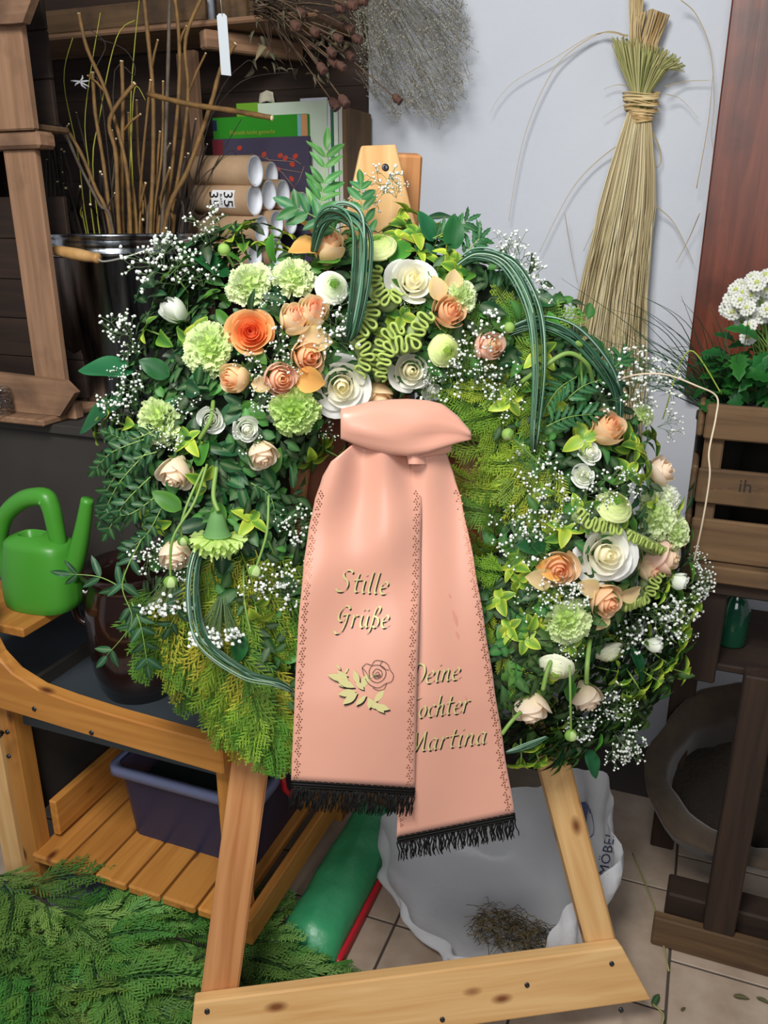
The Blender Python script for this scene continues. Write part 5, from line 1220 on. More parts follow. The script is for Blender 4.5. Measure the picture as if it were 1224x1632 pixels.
for (x, y, rp, V, st), lb in zip(tubes, TL):
    u, z = pV(x, y, V); p = RM @ Vector((u, V, z)); dep = float((np.array(p) - CAM) @ np.array([0, math.cos(TH), -math.sin(TH)])); r = rp * dep / FPX
    D = RM.to_3x3() @ Vector((1, -.06, -.02)).normalized()
    L = .15
    o = thing('cardboard_tube', lb, 'tube', axes(p - D * L, D, (0, 0, 1)), 'cardboard tubes on the shelf')
    RX = Matrix.Rotation(math.pi / 2, 4, 'Y')
    mb = MB(); mb.lathe([(r * .9, L - .012), (r * .93, L), (r, L), (r, 0), (r * .9, 0)], 32, 0, None, RX); mb.build('tube', M_['kraft'], o)
    mb = MB(); mb.lathe([(r * .90, L), (r * .86, L - .004), (r * .82, L - .012), (.0001, L - .012)], 32, 0, None, RX); mb.lathe([(r * .90, L + .0005), (r * .97, L + .0005)], 32, 0, None, RX); mb.build('end_cap', M_['tubein'], o, None, 'white end cap')
    if st:
        mb = MB(); G = [[(L - .092 + .060 * i, r * 1.012 * math.sin(a), r * 1.012 * math.cos(a)) for a in np.linspace(-2.1, -.95, 10)] for i in (0, 1)]; 
        G = [[(xx, -abs(yy) if False else yy, zz) for xx, yy, zz in row] for row in G]
        mb.grid(G); mb.build('sticker', mat('white label', (226, 226, 228), .5), o)
        for s_, sz, ax in (('35', .034, L - .048), ('35', .034, L - .086), ('BLATT', .008, L - .066)):
            a = -1.55; n_ = Vector((0, math.sin(a), math.cos(a))); pos = Vector((ax, 0, 0)) + n_ * (r * 1.03)
            text_mesh(s_, sz, M_['black'], o, axes(pos, Vector((0, math.cos(a), -math.sin(a))) * -1, n_), 'sticker_number', .0002)
# hanging white tag
tgp = wY(357, 70, 1.70)
tg = thing('price_tag', 'blank white plastic tag hanging from the shelf', 'tag', T(*tgp))
mb = MB(); mb.prism([(-.008, -.05), (.010, -.052), (.008, .044), (.004, .048), (-.006, .048), (-.010, .044)], 0, .0012); mb.build('tag_body', mat('white plastic', (176, 184, 190), .45), tg, FRONT)
mb = MB(); mb.tube([(0, -.0006, .043), (-.001, -.004, .07), (0, -.002, .10)], .0007, 5); mb.build('string', M_['wire'], tg)
# things on the top board
jU, jz = pV(372, 34, 1.84)
j = rthing('wooden_pot', 'grey bark covered pot on the top shelf', 'pot', jU, 1.855, zt_ + cz_top + .058)
mb = MB(); G = [[((.040 + .003 * math.sin(a * 9)) * math.cos(a) * k, (.040 + .003 * math.sin(a * 9)) * math.sin(a) * k, z) for a in np.linspace(0, 6.283, 41)] for z, k in ((0, .95), (.04, 1.0), (.10, 1.02), (.101, .9), (.02, .85))]
mb.grid(G); mb.build('pot_body', M_['crate_dark'], j)
jU, jz = pV(315, 12, 1.83)
j = rthing('storage_tin', 'small white tin on the top shelf', 'tin', jU, 1.84, zt_ + cz_top + .058)
mb = MB(); mb.lathe([(.0001, 0), (.032, 0), (.034, .003), (.034, .07), (.036, .071), (.036, .082), (.0001, .084)], 28); mb.build('tin_body', mat('white enamel', (206, 214, 226), .3), j)
# ================================================================ BENCH at the left, with can, jug, box
SZ = .13
FR = pZ(390, 1464, SZ); BU, BV = FR
bench = rthing('potting_bench', 'oiled pine potting bench with a curved front apron and slatted shelf', 'bench', BU, BV, 0)
def bL(x, y, V=None):                        # pixel on the bench front plane -> local (u, z)
    u, z = pV(x, y, BV if V is None else V); return u - BU, z
lu = bL(28, 1240)[0]; bd = 1.50 - BV
az0 = bL(345, 1212)[1]; az1 = bL(350, 1166)[1]
def apron_poly():
    P = [bL(-60, 1092), bL(150, 1155)]
    P.append((.0, az0)); P.append((.0, az1))
    return P + [bL(x, y) for x, y in ((290, 1150), (200, 1125), (130, 1103), (80, 1085), (40, 1060), (15, 1033), (0, 1004), (-14, 960), (-20, 900), (-60, 890))]
mb = MB(); mb.prism(apron_poly(), -.014, .014)
o = mb.build('apron', M_['pine_dark'], bench, Matrix(((1, 0, 0, 0), (0, 0, -1, -.018), (0, 1, 0, 0), (0, 0, 0, 1))))
o.modifiers.new('bevel', 'BEVEL').width = .003
for (u, v) in ((-.018, .018), (lu, .018), (-.018, bd - .02), (lu, bd - .02)):
    board('post', bench, (u, v, 0), (u, v, az0 + .03), (1, 0, 0), .036, .044, M_['pine_dark'], .003)
board('post', bench, (lu - .06, .016, 0), (lu - .06, .016, az0 + .03), (1, 0, 0), .05, .03, M_['pine'], .003)
n = 6; wS = (-lu - .03) / n
for k in range(n):
    u = -.022 - wS * (k + .5)
    board('slat', bench, (u, -.01, SZ - .011), (u, bd, SZ - .011), (1, 0, 0), wS - .006, .020, M_['pine_dark'], .004)
board('side_rail', bench, (.010, -.01, SZ - .02), (.010, bd, SZ - .02), (0, 0, 1), .06, .018, M_['pine_dark'], .003)
board('side_rail', bench, (lu + .03, .045, SZ + .05), (lu + .03, bd, SZ + .05), (0, 0, 1), .085, .018, M_['pine_dark'], .003)
board('side_rail', bench, (.010, -.01, (az0 + az1) / 2), (.010, bd, (az0 + az1) / 2), (0, 0, 1), az1 - az0, .02, M_['pine_dark'], .003)
lz = bL(20, 1000)[1] - .02
ea = pZ(15, 1012, lz)
board('ledge', bench, (ea[0] - BU - .10, .03, lz - .01), (ea[0] - BU - .10, 1.332 - BV, lz - .01), (1, 0, 0), .21, .02, M_['pine_dark'], .003)
mb = MB(); mb.box((lu - .40, .02, az0 - .05), (-.012, bd, az0 - .03), .002); mb.build('tray_floor', mat('grey zinc tray', (70, 78, 84), .5, noise=(8, (54, 60, 66), .3)), bench)
mb = MB(); mb.box((lu - .03, .04, .17), (lu - .018, bd, az0 + .0), .002); mb.build('end_panel', M_['greyboard'], bench)
board('back_rail', bench, (lu, bd, az0 - .02), (0, bd, az0 - .02), (0, 0, 1), .08, .018, M_['darkwood'], .003)
for x, y in ((32, 1152), (165, 1152), (75, 1115), (34, 1190)):
    u, z = bL(x, y); screw(bench, (u, -.033, z), (0, -1, 0), .0045)
mb = MB(); u, z = bL(24, 1152); u2, z2 = bL(170, 1158, BV + .15); mb.tube([(u, -.034, z), (u + .004, -.05, z)], .006, 8); mb.build('bolt', M_['zinc'], bench)
# ---- green watering can on the ledge
cV_ = 1.15
cu, czz = pV(74, 972, cV_); cbase = lz + .001
wc_ = rthing('watering_can', 'bright green plastic watering can on the bench ledge', 'watering can', cu, cV_, cbase, math.radians(4))
M_['can'] = mat('green plastic', (70, 146, 46), .38, spec=.45)
sc_ = (pV(70, 782, cV_)[1] - cbase) / .212
mb = MB(); G = []
for t in np.linspace(0, 1, 18):
    z = .135 * t; kx = (.060 + .004 * math.sin(t * 3)) * (1 - .20 * t ** 2); ky = .048 * (1 - .25 * t ** 2); ox = .006 * t
    if t > .86: s = (t - .86) / .14; kx *= (1 - .55 * s * s); ky *= (1 - .5 * s * s); z -= .004 * s; ox -= .012 * s
    if t < .06: kx *= .93 + t; ky *= .93 + t
    row = []
    for j in range(33):
        a = 2 * math.pi * j / 32; e = .72
        cx_, sy_ = math.cos(a), math.sin(a)
        row.append(((abs(cx_) ** e * (1 if cx_ > 0 else -1) * kx * 1.12 + ox) * sc_, abs(sy_) ** e * (1 if sy_ > 0 else -1) * ky * sc_, z * sc_))
    G.append(row)
mb.grid(G); mb.add(G[0][:-1], [tuple(range(31, -1, -1))])
tr = G[-1][:-1]; cxm = sum(p[0] for p in tr) / 32
mb.add(tr + [(cxm + (p[0] - cxm) * .82, p[1] * .82, p[2] - .002) for p in tr] + [(cxm + (p[0] - cxm) * .8, p[1] * .8, p[2] - .05 * sc_) for p in tr], [(i, (i + 1) % 32, 32 + (i + 1) % 32, 32 + i) for i in range(32)] + [(32 + i, 32 + (i + 1) % 32, 64 + (i + 1) % 32, 64 + i) for i in range(32)])
mb.build('body', M_['can'], wc_)
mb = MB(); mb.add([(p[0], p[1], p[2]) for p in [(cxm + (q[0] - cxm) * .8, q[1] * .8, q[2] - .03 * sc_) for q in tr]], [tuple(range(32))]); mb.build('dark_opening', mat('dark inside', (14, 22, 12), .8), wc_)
mb = MB(); P = [(-.045, 0, .018), (-.075, 0, .05), (-.080, 0, .10), (-.058, 0, .155), (-.015, 0, .190), (.028, 0, .200), (.040, 0, .185), (.044, 0, .150), (.046, 0, .115)]
mb.tube(spline([(a * sc_, b, c * sc_) for a, b, c in P], 6), [.012 * sc_ * (1 + .25 * abs(math.sin(i * .06))) for i in range(49)], 10, flat=1.1); mb.build('handle', M_['can'], wc_)
mb = MB(); mb.tube(spline([(a * sc_, 0, c * sc_) for a, c in ((.045, .04), (.075, .09), (.098, .15), (.115, .205))], 6), [.020 * sc_ * (1 - .5 * i / 18) for i in range(19)], 10); mb.build('spout', M_['can'], wc_)
# ---- brown stoneware jug
jV = 1.215; ju, jzr = pV(206, 900, jV); jb = az0 - .029; jh = jzr - jb
jR = (pV(268, 900, jV)[0] - pV(142, 900, jV)[0]) / 2
jug = rthing('stoneware_jug', 'dark brown glazed stoneware jug with ear handles in the bench tray', 'jug', ju, jV, jb)
M_['glaze'] = mat('brown salt glaze', (28, 18, 15), .14, spec=.6, noise=(12, (42, 24, 20), .3), coat=.5)
mb = MB(); R_ = jR
mb.lathe([(.001, 0), (R_ * .78, 0), (R_ * .95, jh * .2), (R_ * 1.02, jh * .5), (R_ * .98, jh * .72), (R_ * .86, jh * .86), (R_ * .84, jh * .9), (R_ * 1.0, jh * .97), (R_ * 1.0, jh * .99), (R_ * .95, jh), (R_ * .74, jh * .97), (R_ * .70, jh * .92), (R_ * .72, jh * .8), (R_ * .85, jh * .5), (R_ * .7, .02), (.001, .02)], 40)
mb.build('jug_body', M_['glaze'], jug)
for sg in (-1, 1):
    mb = MB(); A = math.radians(-25)
    P = [Vector((sg * R_ * 0.92, 0, jh * .78)), Vector((sg * (R_ * 1.14), 0, jh * .80)), Vector((sg * (R_ * 1.24), 0, jh * .70)), Vector((sg * (R_ * 1.20), 0, jh * .58)), Vector((sg * R_ * 0.99, 0, jh * .52))]
    mb.tube(spline(P, 6), .011, 9, flat=.7); mb.build('ear_handle', M_['glaze'], jug, RZ(math.radians(22) if sg < 0 else 0))
# ---- blue-tinted storage box on the lower shelf
b0 = pZ(216, 1322, SZ); b1 = pZ(402, 1390, SZ)
bw_ = b1[0] - b0[0]; bV_ = (b0[1] + b1[1]) / 2; bd_ = min(.26, 1.47 - bV_); hb = pV(186, 1206, b0[1])[1] - SZ
sb = rthing('storage_box', 'blue tinted translucent plastic storage box with red handles under the bench', 'box', b0[0] + bw_ / 2, bV_ + bd_ / 2, SZ)
M_['bluep'] = mat('blue tinted plastic', (56, 64, 100), .3, spec=.5, alpha=.6); M_['redp'] = mat('red plastic', (206, 28, 40), .35)
mb = MB(); ins = .012; hw = bw_ / 2; hd = bd_ / 2
def rr(w, d, z, n=6, r=.02):
    P = []
    for cx_, cy_, a0 in ((w - r, d - r, 0), (-w + r, d - r, 90), (-w + r, -d + r, 180), (w - r, -d + r, 270)):
        for k in range(n + 1): a = math.radians(a0 + 90 * k / n); P.append((cx_ + r * math.cos(a), cy_ + r * math.sin(a), z))
    return P + [P[0]]
mb.grid([rr(hw - .001, hd - .001, .0), rr(hw, hd, .003), rr(hw + .010, hd + .010, hb - .012), rr(hw + .012, hd + .012, hb)]); P = rr(hw - .001, hd - .001, 0)[:-1]; mb.add(P, [tuple(range(len(P)))])
o = mb.build('box_body', M_['bluep'], sb); o.modifiers.new('t', 'SOLIDIFY').thickness = .0018
mb = MB(); mb.grid([rr(hw + .012, hd + .012, hb - .001), rr(hw + .024, hd + .024, hb), rr(hw + .025, hd + .025, hb - .016), rr(hw + .022, hd + .022, hb - .016)]); o = mb.build('rim', mat('pale blue plastic', (142, 150, 190), .3, alpha=.75), sb); o.modifiers.new('t', 'SOLIDIFY').thickness = .002
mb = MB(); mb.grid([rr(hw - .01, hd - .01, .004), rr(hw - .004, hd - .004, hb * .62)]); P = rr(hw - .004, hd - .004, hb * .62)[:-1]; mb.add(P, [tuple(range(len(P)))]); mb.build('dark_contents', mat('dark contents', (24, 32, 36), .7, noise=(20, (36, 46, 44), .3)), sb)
for sg in (1, -1):
    mb = MB(); x = sg * (hw + .028)
    mb.tube([(x, -.05, hb + .002), (x + sg * .006, -.055, hb - .03), (x + sg * .01, -.04, hb - .055), (x + sg * .01, .03, hb - .055), (x + sg * .006, .045, hb - .03), (x, .04, hb + .002)], .006, 8); mb.build('clip_handle', M_['redp'], sb, None, 'red clip handle')
# ---- green foil bag with red edge beside the bench
g0_ = pZ(400, 1512, .0); g1_ = pZ(470, 1524, .0); g2_ = pZ(566, 1318, .0)
gU0 = BU + .035; gU1 = gU0 + .115; gV0 = (g0_[1] + g1_[1]) / 2 - .01; gV1 = g2_[1] + .06
gb = rthing('foil_bag', 'glossy green foil bag with a red edge on the floor beside the bench', 'bag', (gU0 + gU1) / 2, gV0, .001)
mb = MB(); w = (gU1 - gU0) / 2; L = gV1 - gV0; G = []
for i in range(17):
    t = i / 16; row = []
    for j in range(13):
        s = -1 + 2 * j / 12; z = .075 * (1 - abs(s) ** 9 * .35) * (min(1, t * 14) ** .35) * (min(1, (1 - t) * 9) ** .5) - .02 * max(0, s) + .0025 * math.sin(13 * t + 5 * s) + .002 * math.sin(31 * t - 3 * s)
        row.append((s * w, t * L, max(.002, z)))
    G.append([(-w, t * L, .001)] + row + [(w, t * L, .001)])
mb.grid(G); mb.build('bag_body', mat('green foil', (52, 146, 96), .38, spec=.6, bump=(16, .5, .012)), gb)
mb = MB(); mb.grid([[(w + .001, t * L, .004), (w + .004, t * L, .026 if 0 < i < 16 else .004), (w + .012, t * L, .003)] for i, t in enumerate(np.linspace(0, 1, 17))]); o = mb.build('red_edge', mat('red foil', (190, 30, 44), .3), gb); o.modifiers.new('t', 'SOLIDIFY').thickness = .001
# ---- grey-blue sheet and cut conifer branches on the floor
sU, sv = pZ(120, 1600, 0)
st = rthing('plastic_sheet', 'grey blue plastic sheet on the floor under the conifer branches', 'sheet', sU, sv, .001)
mb = MB(); mb.grid([[(x * .34 + .02 * math.sin(y * 5), y * .30 + .015 * math.sin(x * 6), .003 + .0025 * (1 + math.sin(5 * x + 3 * y)) * (1 if abs(x) < 1 and abs(y) < 1 else .2)) for y in np.linspace(-1, 1, 15)] for x in np.linspace(-1, 1, 17)])
o = mb.build('sheet', mat('grey blue plastic', (112, 122, 138), .45), st); o.modifiers.new('t', 'SOLIDIFY').thickness = .0006
FB = [frond_mb(.13, 26, 11, (36, 70, 30), (112, 156, 66), 11, droop=.1).mesh('frond', M_['frond'], True), frond_mb(.11, 24, 10, (52, 92, 38), (140, 182, 92), 12, droop=.25).mesh('frond', M_['frond'], True), frond_mb(.14, 26, 11, (40, 84, 36), (98, 154, 62), 13, droop=.2).mesh('frond', M_['frond'], True)]
CB = [([(-30, 1390, .10), (60, 1430, .12), (150, 1500, .11), (230, 1560, .09), (300, 1630, .07)], 'conifer branch topmost in the heap, running from the left edge'), ([(-20, 1480, .09), (110, 1480, .10), (240, 1460, .09), (360, 1470, .06)], 'conifer branch reaching right under the bench shelf'), ([(200, 1480, .07), (300, 1500, .07), (400, 1530, .06), (525, 1565, .04)], 'conifer branch pointing right behind the easel leg'),
      ([(-30, 1430, .07), (20, 1540, .09), (70, 1600, .09), (120, 1680, .07)], 'conifer branch hanging down the left front'), ([(60, 1480, .10), (160, 1560, .10), (220, 1610, .09), (280, 1680, .06)], 'pale tipped conifer branch at the front of the heap'), ([(120, 1500, .06), (230, 1520, .07), (330, 1570, .06), (360, 1620, .05)], 'dark conifer branch in the middle of the heap'), ([(-40, 1590, .05), (20, 1610, .06), (60, 1640, .05), (90, 1690, .04)], 'small conifer branch at the bottom left corner'), ([(330, 1490, .05), (410, 1500, .06), (460, 1540, .04), (500, 1550, .03)], 'short conifer branch beside the green foil bag')]
for i, (path, lb) in enumerate(CB):
    P = [RM @ pZv(x, y, z) for x, y, z in path]; base = P[0].copy(); C = [p - base for p in spline(P, 8)]
    t = thing('conifer_branch', lb, 'branch', T(*base), 'cut conifer branches on the floor')
    mb = MB(); mb.tube(C, [.0025 * (1 - .7 * k / len(C)) for k in range(len(C))], 6); mb.build('twig', BARK[2], t)
    nf = 30 if i < 6 else 14
    for k in range(nf):
        f = .05 + .93 * k / (nf - 1); q = C[int(f * (len(C) - 2))]; d = (C[int(f * (len(C) - 2)) + 1] - q).normalized(); s = Vector((0, 0, 1)).cross(d) * (1 if k % 2 else -1)
        D = (d * U_(.5, 1.1) + s * U_(.05, .75) + Vector((0, 0, U_(-.25, .3)))).normalized()
        ob('frond', rnd.choice(FB), t, axes(q, D, Vector((U_(-.4, .4), U_(-.4, .4), 1)), U_(.85, 1.35)))
    ob('frond', FB[0], t, axes(C[-1], C[-1] - C[-3], Vector((0, 0, 1)), .9))
# ================================================================ RIGHT: crate, stand, plants, sacks
qV = 1.40
ql = pV(1112, 760, qV)[0]
def qz(x, y): return pV(x, y, qV)[1]
zb_ = qz(1110, 888); 
cr = rthing('wooden_crate', 'weathered brown slatted crate marked ih at the right edge', 'crate', ql, qV, zb_)
W_ = .42; D_ = .30
for k, (ya, yb) in enumerate(((642, 696), (744, 798), (824, 888))):
    za = qz(1125, ya) - zb_; zb2 = qz(1112, yb) - zb_
    board('slat', cr, (.0, -.006, (za + zb2) / 2), (W_, -.006, (za + zb2) / 2), (0, 0, 1), za - zb2, .012, M_['crate_dark'], .003)
    board('side_slat', cr, (-.006, .002, (za + zb2) / 2), (-.006, D_, (za + zb2) / 2), (0, 0, 1), za - zb2, .010, M_['crate_dark'], .003)
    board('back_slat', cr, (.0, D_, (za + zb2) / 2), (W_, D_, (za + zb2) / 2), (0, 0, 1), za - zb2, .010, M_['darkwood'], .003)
hC = qz(1125, 642) - zb_
for u, v in ((.018, .016), (W_ - .02, .016), (.018, D_ - .02), (W_ - .02, D_ - .02)): board('corner_post', cr, (u, v, 0), (u, v, hC - .005), (1, 0, 0), .03, .03, M_['crate_dark'], .003)
for k in range(4): board('bottom_slat', cr, (.0, .04 + k * .075, .004), (W_, .04 + k * .075, .004), (0, 1, 0), .06, .008, M_['crate_dark'], .002)
u, z = pV(1188, 776, qV - .013); text_mesh('ih', .030, mat('burnt mark', (44, 34, 28), .8), cr, T(u - ql, -.0125, z - zb_) @ FRONT, 'brand_mark', .0002)
for x in (1134, 1146, 1164, 1214):
    u, z = pV(x, 778, qV - .013); mb = MB(); mb.box((u - ql - .003, -.0128, z - zb_ - .0015), (u - ql + .003, -.0121, z - zb_ + .0015), .0002); mb.build('faded_mark', mat('faded mark', (96, 60, 46), .8), cr)
# ---- dark stand carrying the crate
sd = rthing('work_stand', 'dark wooden stand with a post and foot plank under the slatted crate', 'stand', ql, qV, 0)
board('top', sd, (-.01, .14, zb_ - .016), (W_, .14, zb_ - .016), (0, 1, 0), .34, .03, M_['crate_dark'], .003)
sz_ = lambda x, y: (pV(x, y, qV)[0] - ql, pV(x, y, qV)[1])
u0_, z1_ = sz_(1100, 935); _, z0_ = sz_(1100, 1085)
board('apron', sd, (.0, -.002, (zb_ - .032 + z1_) / 2), (W_, -.002, (zb_ - .032 + z1_) / 2), (0, 0, 1), max(.03, zb_ - .034 - z1_), .02, M_['darkwood'], .003)
board('front_board', sd, (.035, .012, z0_), (.035, .012, z1_), (1, 0, 0), .075, .02, M_['darkwood'], .003)
board('shelf', sd, (.0, .14, z0_ + .03), (W_, .14, z0_ + .03), (0, 1, 0), .26, .014, M_['darkwood'], .003)
pu = sz_(1182, 1250)[0]
board('post', sd, (pu, -.02, .06), (pu, -.02, z0_ + .05), (1, 0, 0), .055, .04, M_['darkwood'], .003)
board('post', sd, (.03, D_ - .04, .0), (.03, D_ - .04, zb_ - .032), (1, 0, 0), .05, .04, M_['darkwood'], .003)
board('post', sd, (W_ - .03, D_ - .04, .0), (W_ - .03, D_ - .04, zb_ - .032), (1, 0, 0), .05, .04, M_['darkwood'], .003)
fu, fv = pZ(1036, 1506, 0)
board('foot_plank', sd, (fu - ql, fv - qV + .012, .035), (W_, fv - qV + .012, .035), (0, 0, 1), .068, .022, M_['crate_dark'], .003)
board('foot_beam', sd, (fu - ql + .02, fv - qV + .07, .05), (W_, fv - qV + .07, .05), (0, 0, 1), .10, .06, M_['darkwood'], .004)
# green bottle by the stand
gu, gz = sz_(1170, 1095)
gbt = rthing('glass_bottle', 'dark green glass bottle standing behind the post', 'bottle', ql + gu - .01, qV + .10, .0 + z0_ + .038)
mb = MB(); mb.lathe([(.001, 0), (.024, 0), (.026, .004), (.026, .07), (.018, .09), (.011, .10), (.011, .118), (.013, .119), (.013, .125), (.009, .126)], 24); mb.build('bottle_body', mat('green glass', (24, 70, 50), .1, spec=.6), gbt)
# ---- burlap sack of soil
su, sv_ = pZ(1110, 1440, 0)
sk = rthing('burlap_sack', 'open brown burlap sack behind the dark stand', 'sack', su + .05, sv_ + .17, 0.001)
M_['burlap'] = mat('brown burlap', (70, 57, 43), .9, noise=(40, (54, 43, 32), .25), bump=(260, .4, .003), sheen=.2)
mb = MB(); G = []; nA = 48
zc_ = pV(1110, 1110, sv_ + .14)[1]
def sackp(t, a):
    f = .010 * math.sin(3 * a + 5 * t) + .003 * math.sin(7 * a - 3 * t) + .0015 * math.sin(13 * a + 9 * t)
    if t < .55: k = t / .55; r = .15 * math.sin(math.pi * (.12 + .38 * k)) + .03 * k + f * k; z = k
    elif t < .8: k = (t - .55) / .25; r = .18 + .022 * math.sin(math.pi * k) - .05 * k + f; z = 1 + .10 * math.sin(math.pi * k)
    else: k = (t - .8) / .2; r = .13 - .015 * k + f; z = 1 - .5 * k
    return (r * math.cos(a), r * math.sin(a), z * .26)
TM = T(0, 0, .06) @ Matrix.Rotation(math.radians(38), 4, 'X') @ T(0, .05, 0)
mb.grid([[TM @ Vector(sackp(t, 2 * math.pi * j / nA)) for j in range(nA + 1)] for t in np.linspace(0, 1, 34)]); mb.build('sack_body', M_['burlap'], sk)
mb = MB(); mb.grid([[TM @ Vector((.135 * k * math.cos(a), .135 * k * math.sin(a), .13 + .03 * (1 - k * k) + .006 * math.sin(9 * a * k + 5 * k))) for a in np.linspace(0, 6.2832, 25)] for k in np.linspace(.02, 1, 8)]); mb.build('soil', mat('dry soil', (40, 34, 27), .95, noise=(60, (44, 36, 30), .2), bump=(90, .8, .01)), sk)
# ---- potted feverfew and grass on the crate
M_['pot'] = mat('dark plastic pot', (34, 34, 32), .5)
def pot(t, r, h):
    mb = MB(); mb.lathe([(.001, 0), (r * .75, 0), (r * .95, h - .012), (r, h - .012), (r, h), (r * .92, h), (r * .9, h - .012), (.001, h - .014)], 28); mb.build('pot', M_['pot'], t)
pz_ = zb_ + .009
fu2, fz2 = pV(1200, 600, qV + .14)
fv_ = rthing('potted_feverfew', 'potted plant with white button flowers in the crate at right', 'potted plant', fu2 + .03, qV + .14, pz_)
hp = hC - .02; pot(fv_, .07, hp)
blo = MB()
for k in range(14):
    a = k * 2.4; r = .009 * math.sqrt(k / 14); blo.ball((r * math.cos(a) * .9, r * math.sin(a) * .9, .004 - r * .25), (.0032, .0032, .0024), 5, 3, 0, C3(246, 247, 238))
for k in range(13):
    a = k * 2 * math.pi / 13; blo.ball((.0095 * math.cos(a), .0095 * math.sin(a), .001), (.0032, .0032, .002), 5, 3, 0, C3(248, 248, 244))
blo.ball((0, 0, .004), (.0035, .0035, .003), 6, 4, 0, C3(214, 220, 130)); blo.lathe([(.0001, -.004), (.005, -.002), (.009, 0)], 8, 0, C3(110, 150, 80))
blo = blo.mesh('button_flower', M_['petal'], True)
O_ = Vector((fu2 + .03, qV + .14, pz_))
heads = [(1182, 505), (1168, 497), (1160, 492), (1172, 484), (1178, 480), (1192, 480), (1200, 470), (1186, 466), (1196, 455), (1206, 452), (1210, 462), (1220, 465), (1192, 492), (1204, 486), (1215, 484), (1200, 502), (1212, 504), (1182, 515), (1195, 520), (1192, 538), (1172, 462), (1180, 455), (1222, 440), (1224, 494), (1166, 478), (1200, 444), (1174, 497), (1220, 505), (1208, 476), (1188, 502)]
for x, y in heads:
    p = pVv(x, y, qV + .08 + U_(-.03, .03)) - O_
    st = MB(); b = Vector((U_(-.03, .03), U_(-.03, .03), hp)); st.tube(spline([b, b.lerp(p, .5) + Vector((.01, 0, .01)), p], 4), .0011, 5); s_ = st.build('flower_stalk', M_['leafstem'], fv_)
    ob('button_flower', blo, s_, facing(p, Vector((U_(-.6, .3), -1, U_(-.1, .9))), U_(1.0, 1.25)))
FLV = leaf_mb(1, .55, .15, .3, (30, 84, 34), (40, 100, 40), serr=.35, nl=10).mesh('leaf', M_['dark'], True)
for k in range(110):
    x = U_(1120, 1260); y = U_(540, 640); p = pVv(x, y, qV + U_(.02, .2)) - O_
    if y < 560 and x < 1160: continue
    ob('leaf', FLV, fv_, axes(p, Vector((U_(-1, .7), U_(-1, .2), U_(-.5, .6))), Vector((U_(-.3, .3), -.6, 1)), U_(.03, .06)))
# arching grass tuft
gu2, gz2 = pV(1180, 625, qV + .10)
gr = rthing('potted_grass', 'potted tuft of thin dark grass arching left from the crate', 'potted plant', gu2 - .02, qV + .10, pz_)
pot(gr, .045, hp * .9); O2 = Vector((gu2 - .02, qV + .10, pz_)); r0_ = Vector((0, 0, hp * .88))
mb = MB()
for k in range(64):
    e = (U_(900, 1090), U_(455, 640)) if k < 44 else (U_(1060, 1200), U_(440, 600))
    if k < 4: e = [(895, 444), (1000, 478), (930, 560), (900, 585)][k]
    p = pVv(e[0], e[1], qV + U_(-.06, .12)) - O2; b = r0_ + Vector((U_(-.02, .02), U_(-.02, .02), 0)); m_ = b.lerp(p, .5) + Vector((0, 0, U_(.01, .05)))
    if e[1] > 590 and e[0] < 1000: p.z += .02
    mb.tube(spline([b, m_, p], 7), [.0013 * (1 - .85 * i / 14) for i in range(15)], 3, 0, C3(*rnd.choice(((36, 66, 46), (48, 84, 54), (28, 54, 38), (64, 100, 64)))))
mb.build('grass_blades', M_['bg'], gr, None, None, 'stuff', True)
mb = MB(); p = [pVv(x, y, qV + .02) - O2 for x, y in ((1150, 628), (1105, 560), (1080, 590), (1062, 650), (1056, 668))]; mb.tube(spline(p, 7), .0014, 4); mb.build('yellowed_blade', mat('yellow green blade', (138, 158, 58), .5), gr)
# ================================================================ STRAW BUNDLE on the wall
SV = VW - .055
sx, sz0 = pV(985, 560, SV)
stw = rthing('straw_bundle', 'long bundle of pale straw tied with raffia hanging on the white wall', 'straw', pV(1022, 175, SV)[0], SV, pV(1022, 175, SV)[1])
O3 = Vector((pV(1022, 175, SV)[0], SV, pV(1022, 175, SV)[1]))
def s3(x, y, dv=0.0): return pVv(x, y, SV + dv) - O3
M_['straw'] = mat('straw', (190, 176, 128), .6, attr=True)
SC = [(204, 186, 142), (216, 202, 162), (184, 166, 124), (172, 154, 114), (210, 196, 152), (186, 176, 128), (226, 214, 178), (156, 138, 102)]
mb = MB()
for k in range(520):
    s = rnd.betavariate(1.3, 1.3); d = U_(-1, 1) * math.sqrt(max(0, 1 - (2 * s - 1) ** 2)); L = U_(.75, 1.12)
    top = (1003 + 34 * s, 172 + 8 * s); mid = (958 + 84 * s, 330); end = (905 + 124 * s + (0 if L < 1 else -8), 600)
    P = [s3(*top, .016 * d), s3(mid[0] + U_(-5, 5), mid[1], .032 * d), s3(top[0] + (end[0] - top[0]) * .8 + U_(-6, 6), 480, .042 * d), s3(end[0] + U_(-7, 7), 600 + 60 * (L - 1), .046 * d), s3(end[0] - 6 + U_(-12, 12), 690 * min(1.02, L), .048 * d)]
    if L < .9: P = P[:4]
    mb.tube(spline(P, 3), U_(.0011, .0020), 4, 0, C3(*rnd.choice(SC)), flat=.5)
mb.build('stalks', M_['straw'], stw, None, None, 'stuff', True)
mb = MB()
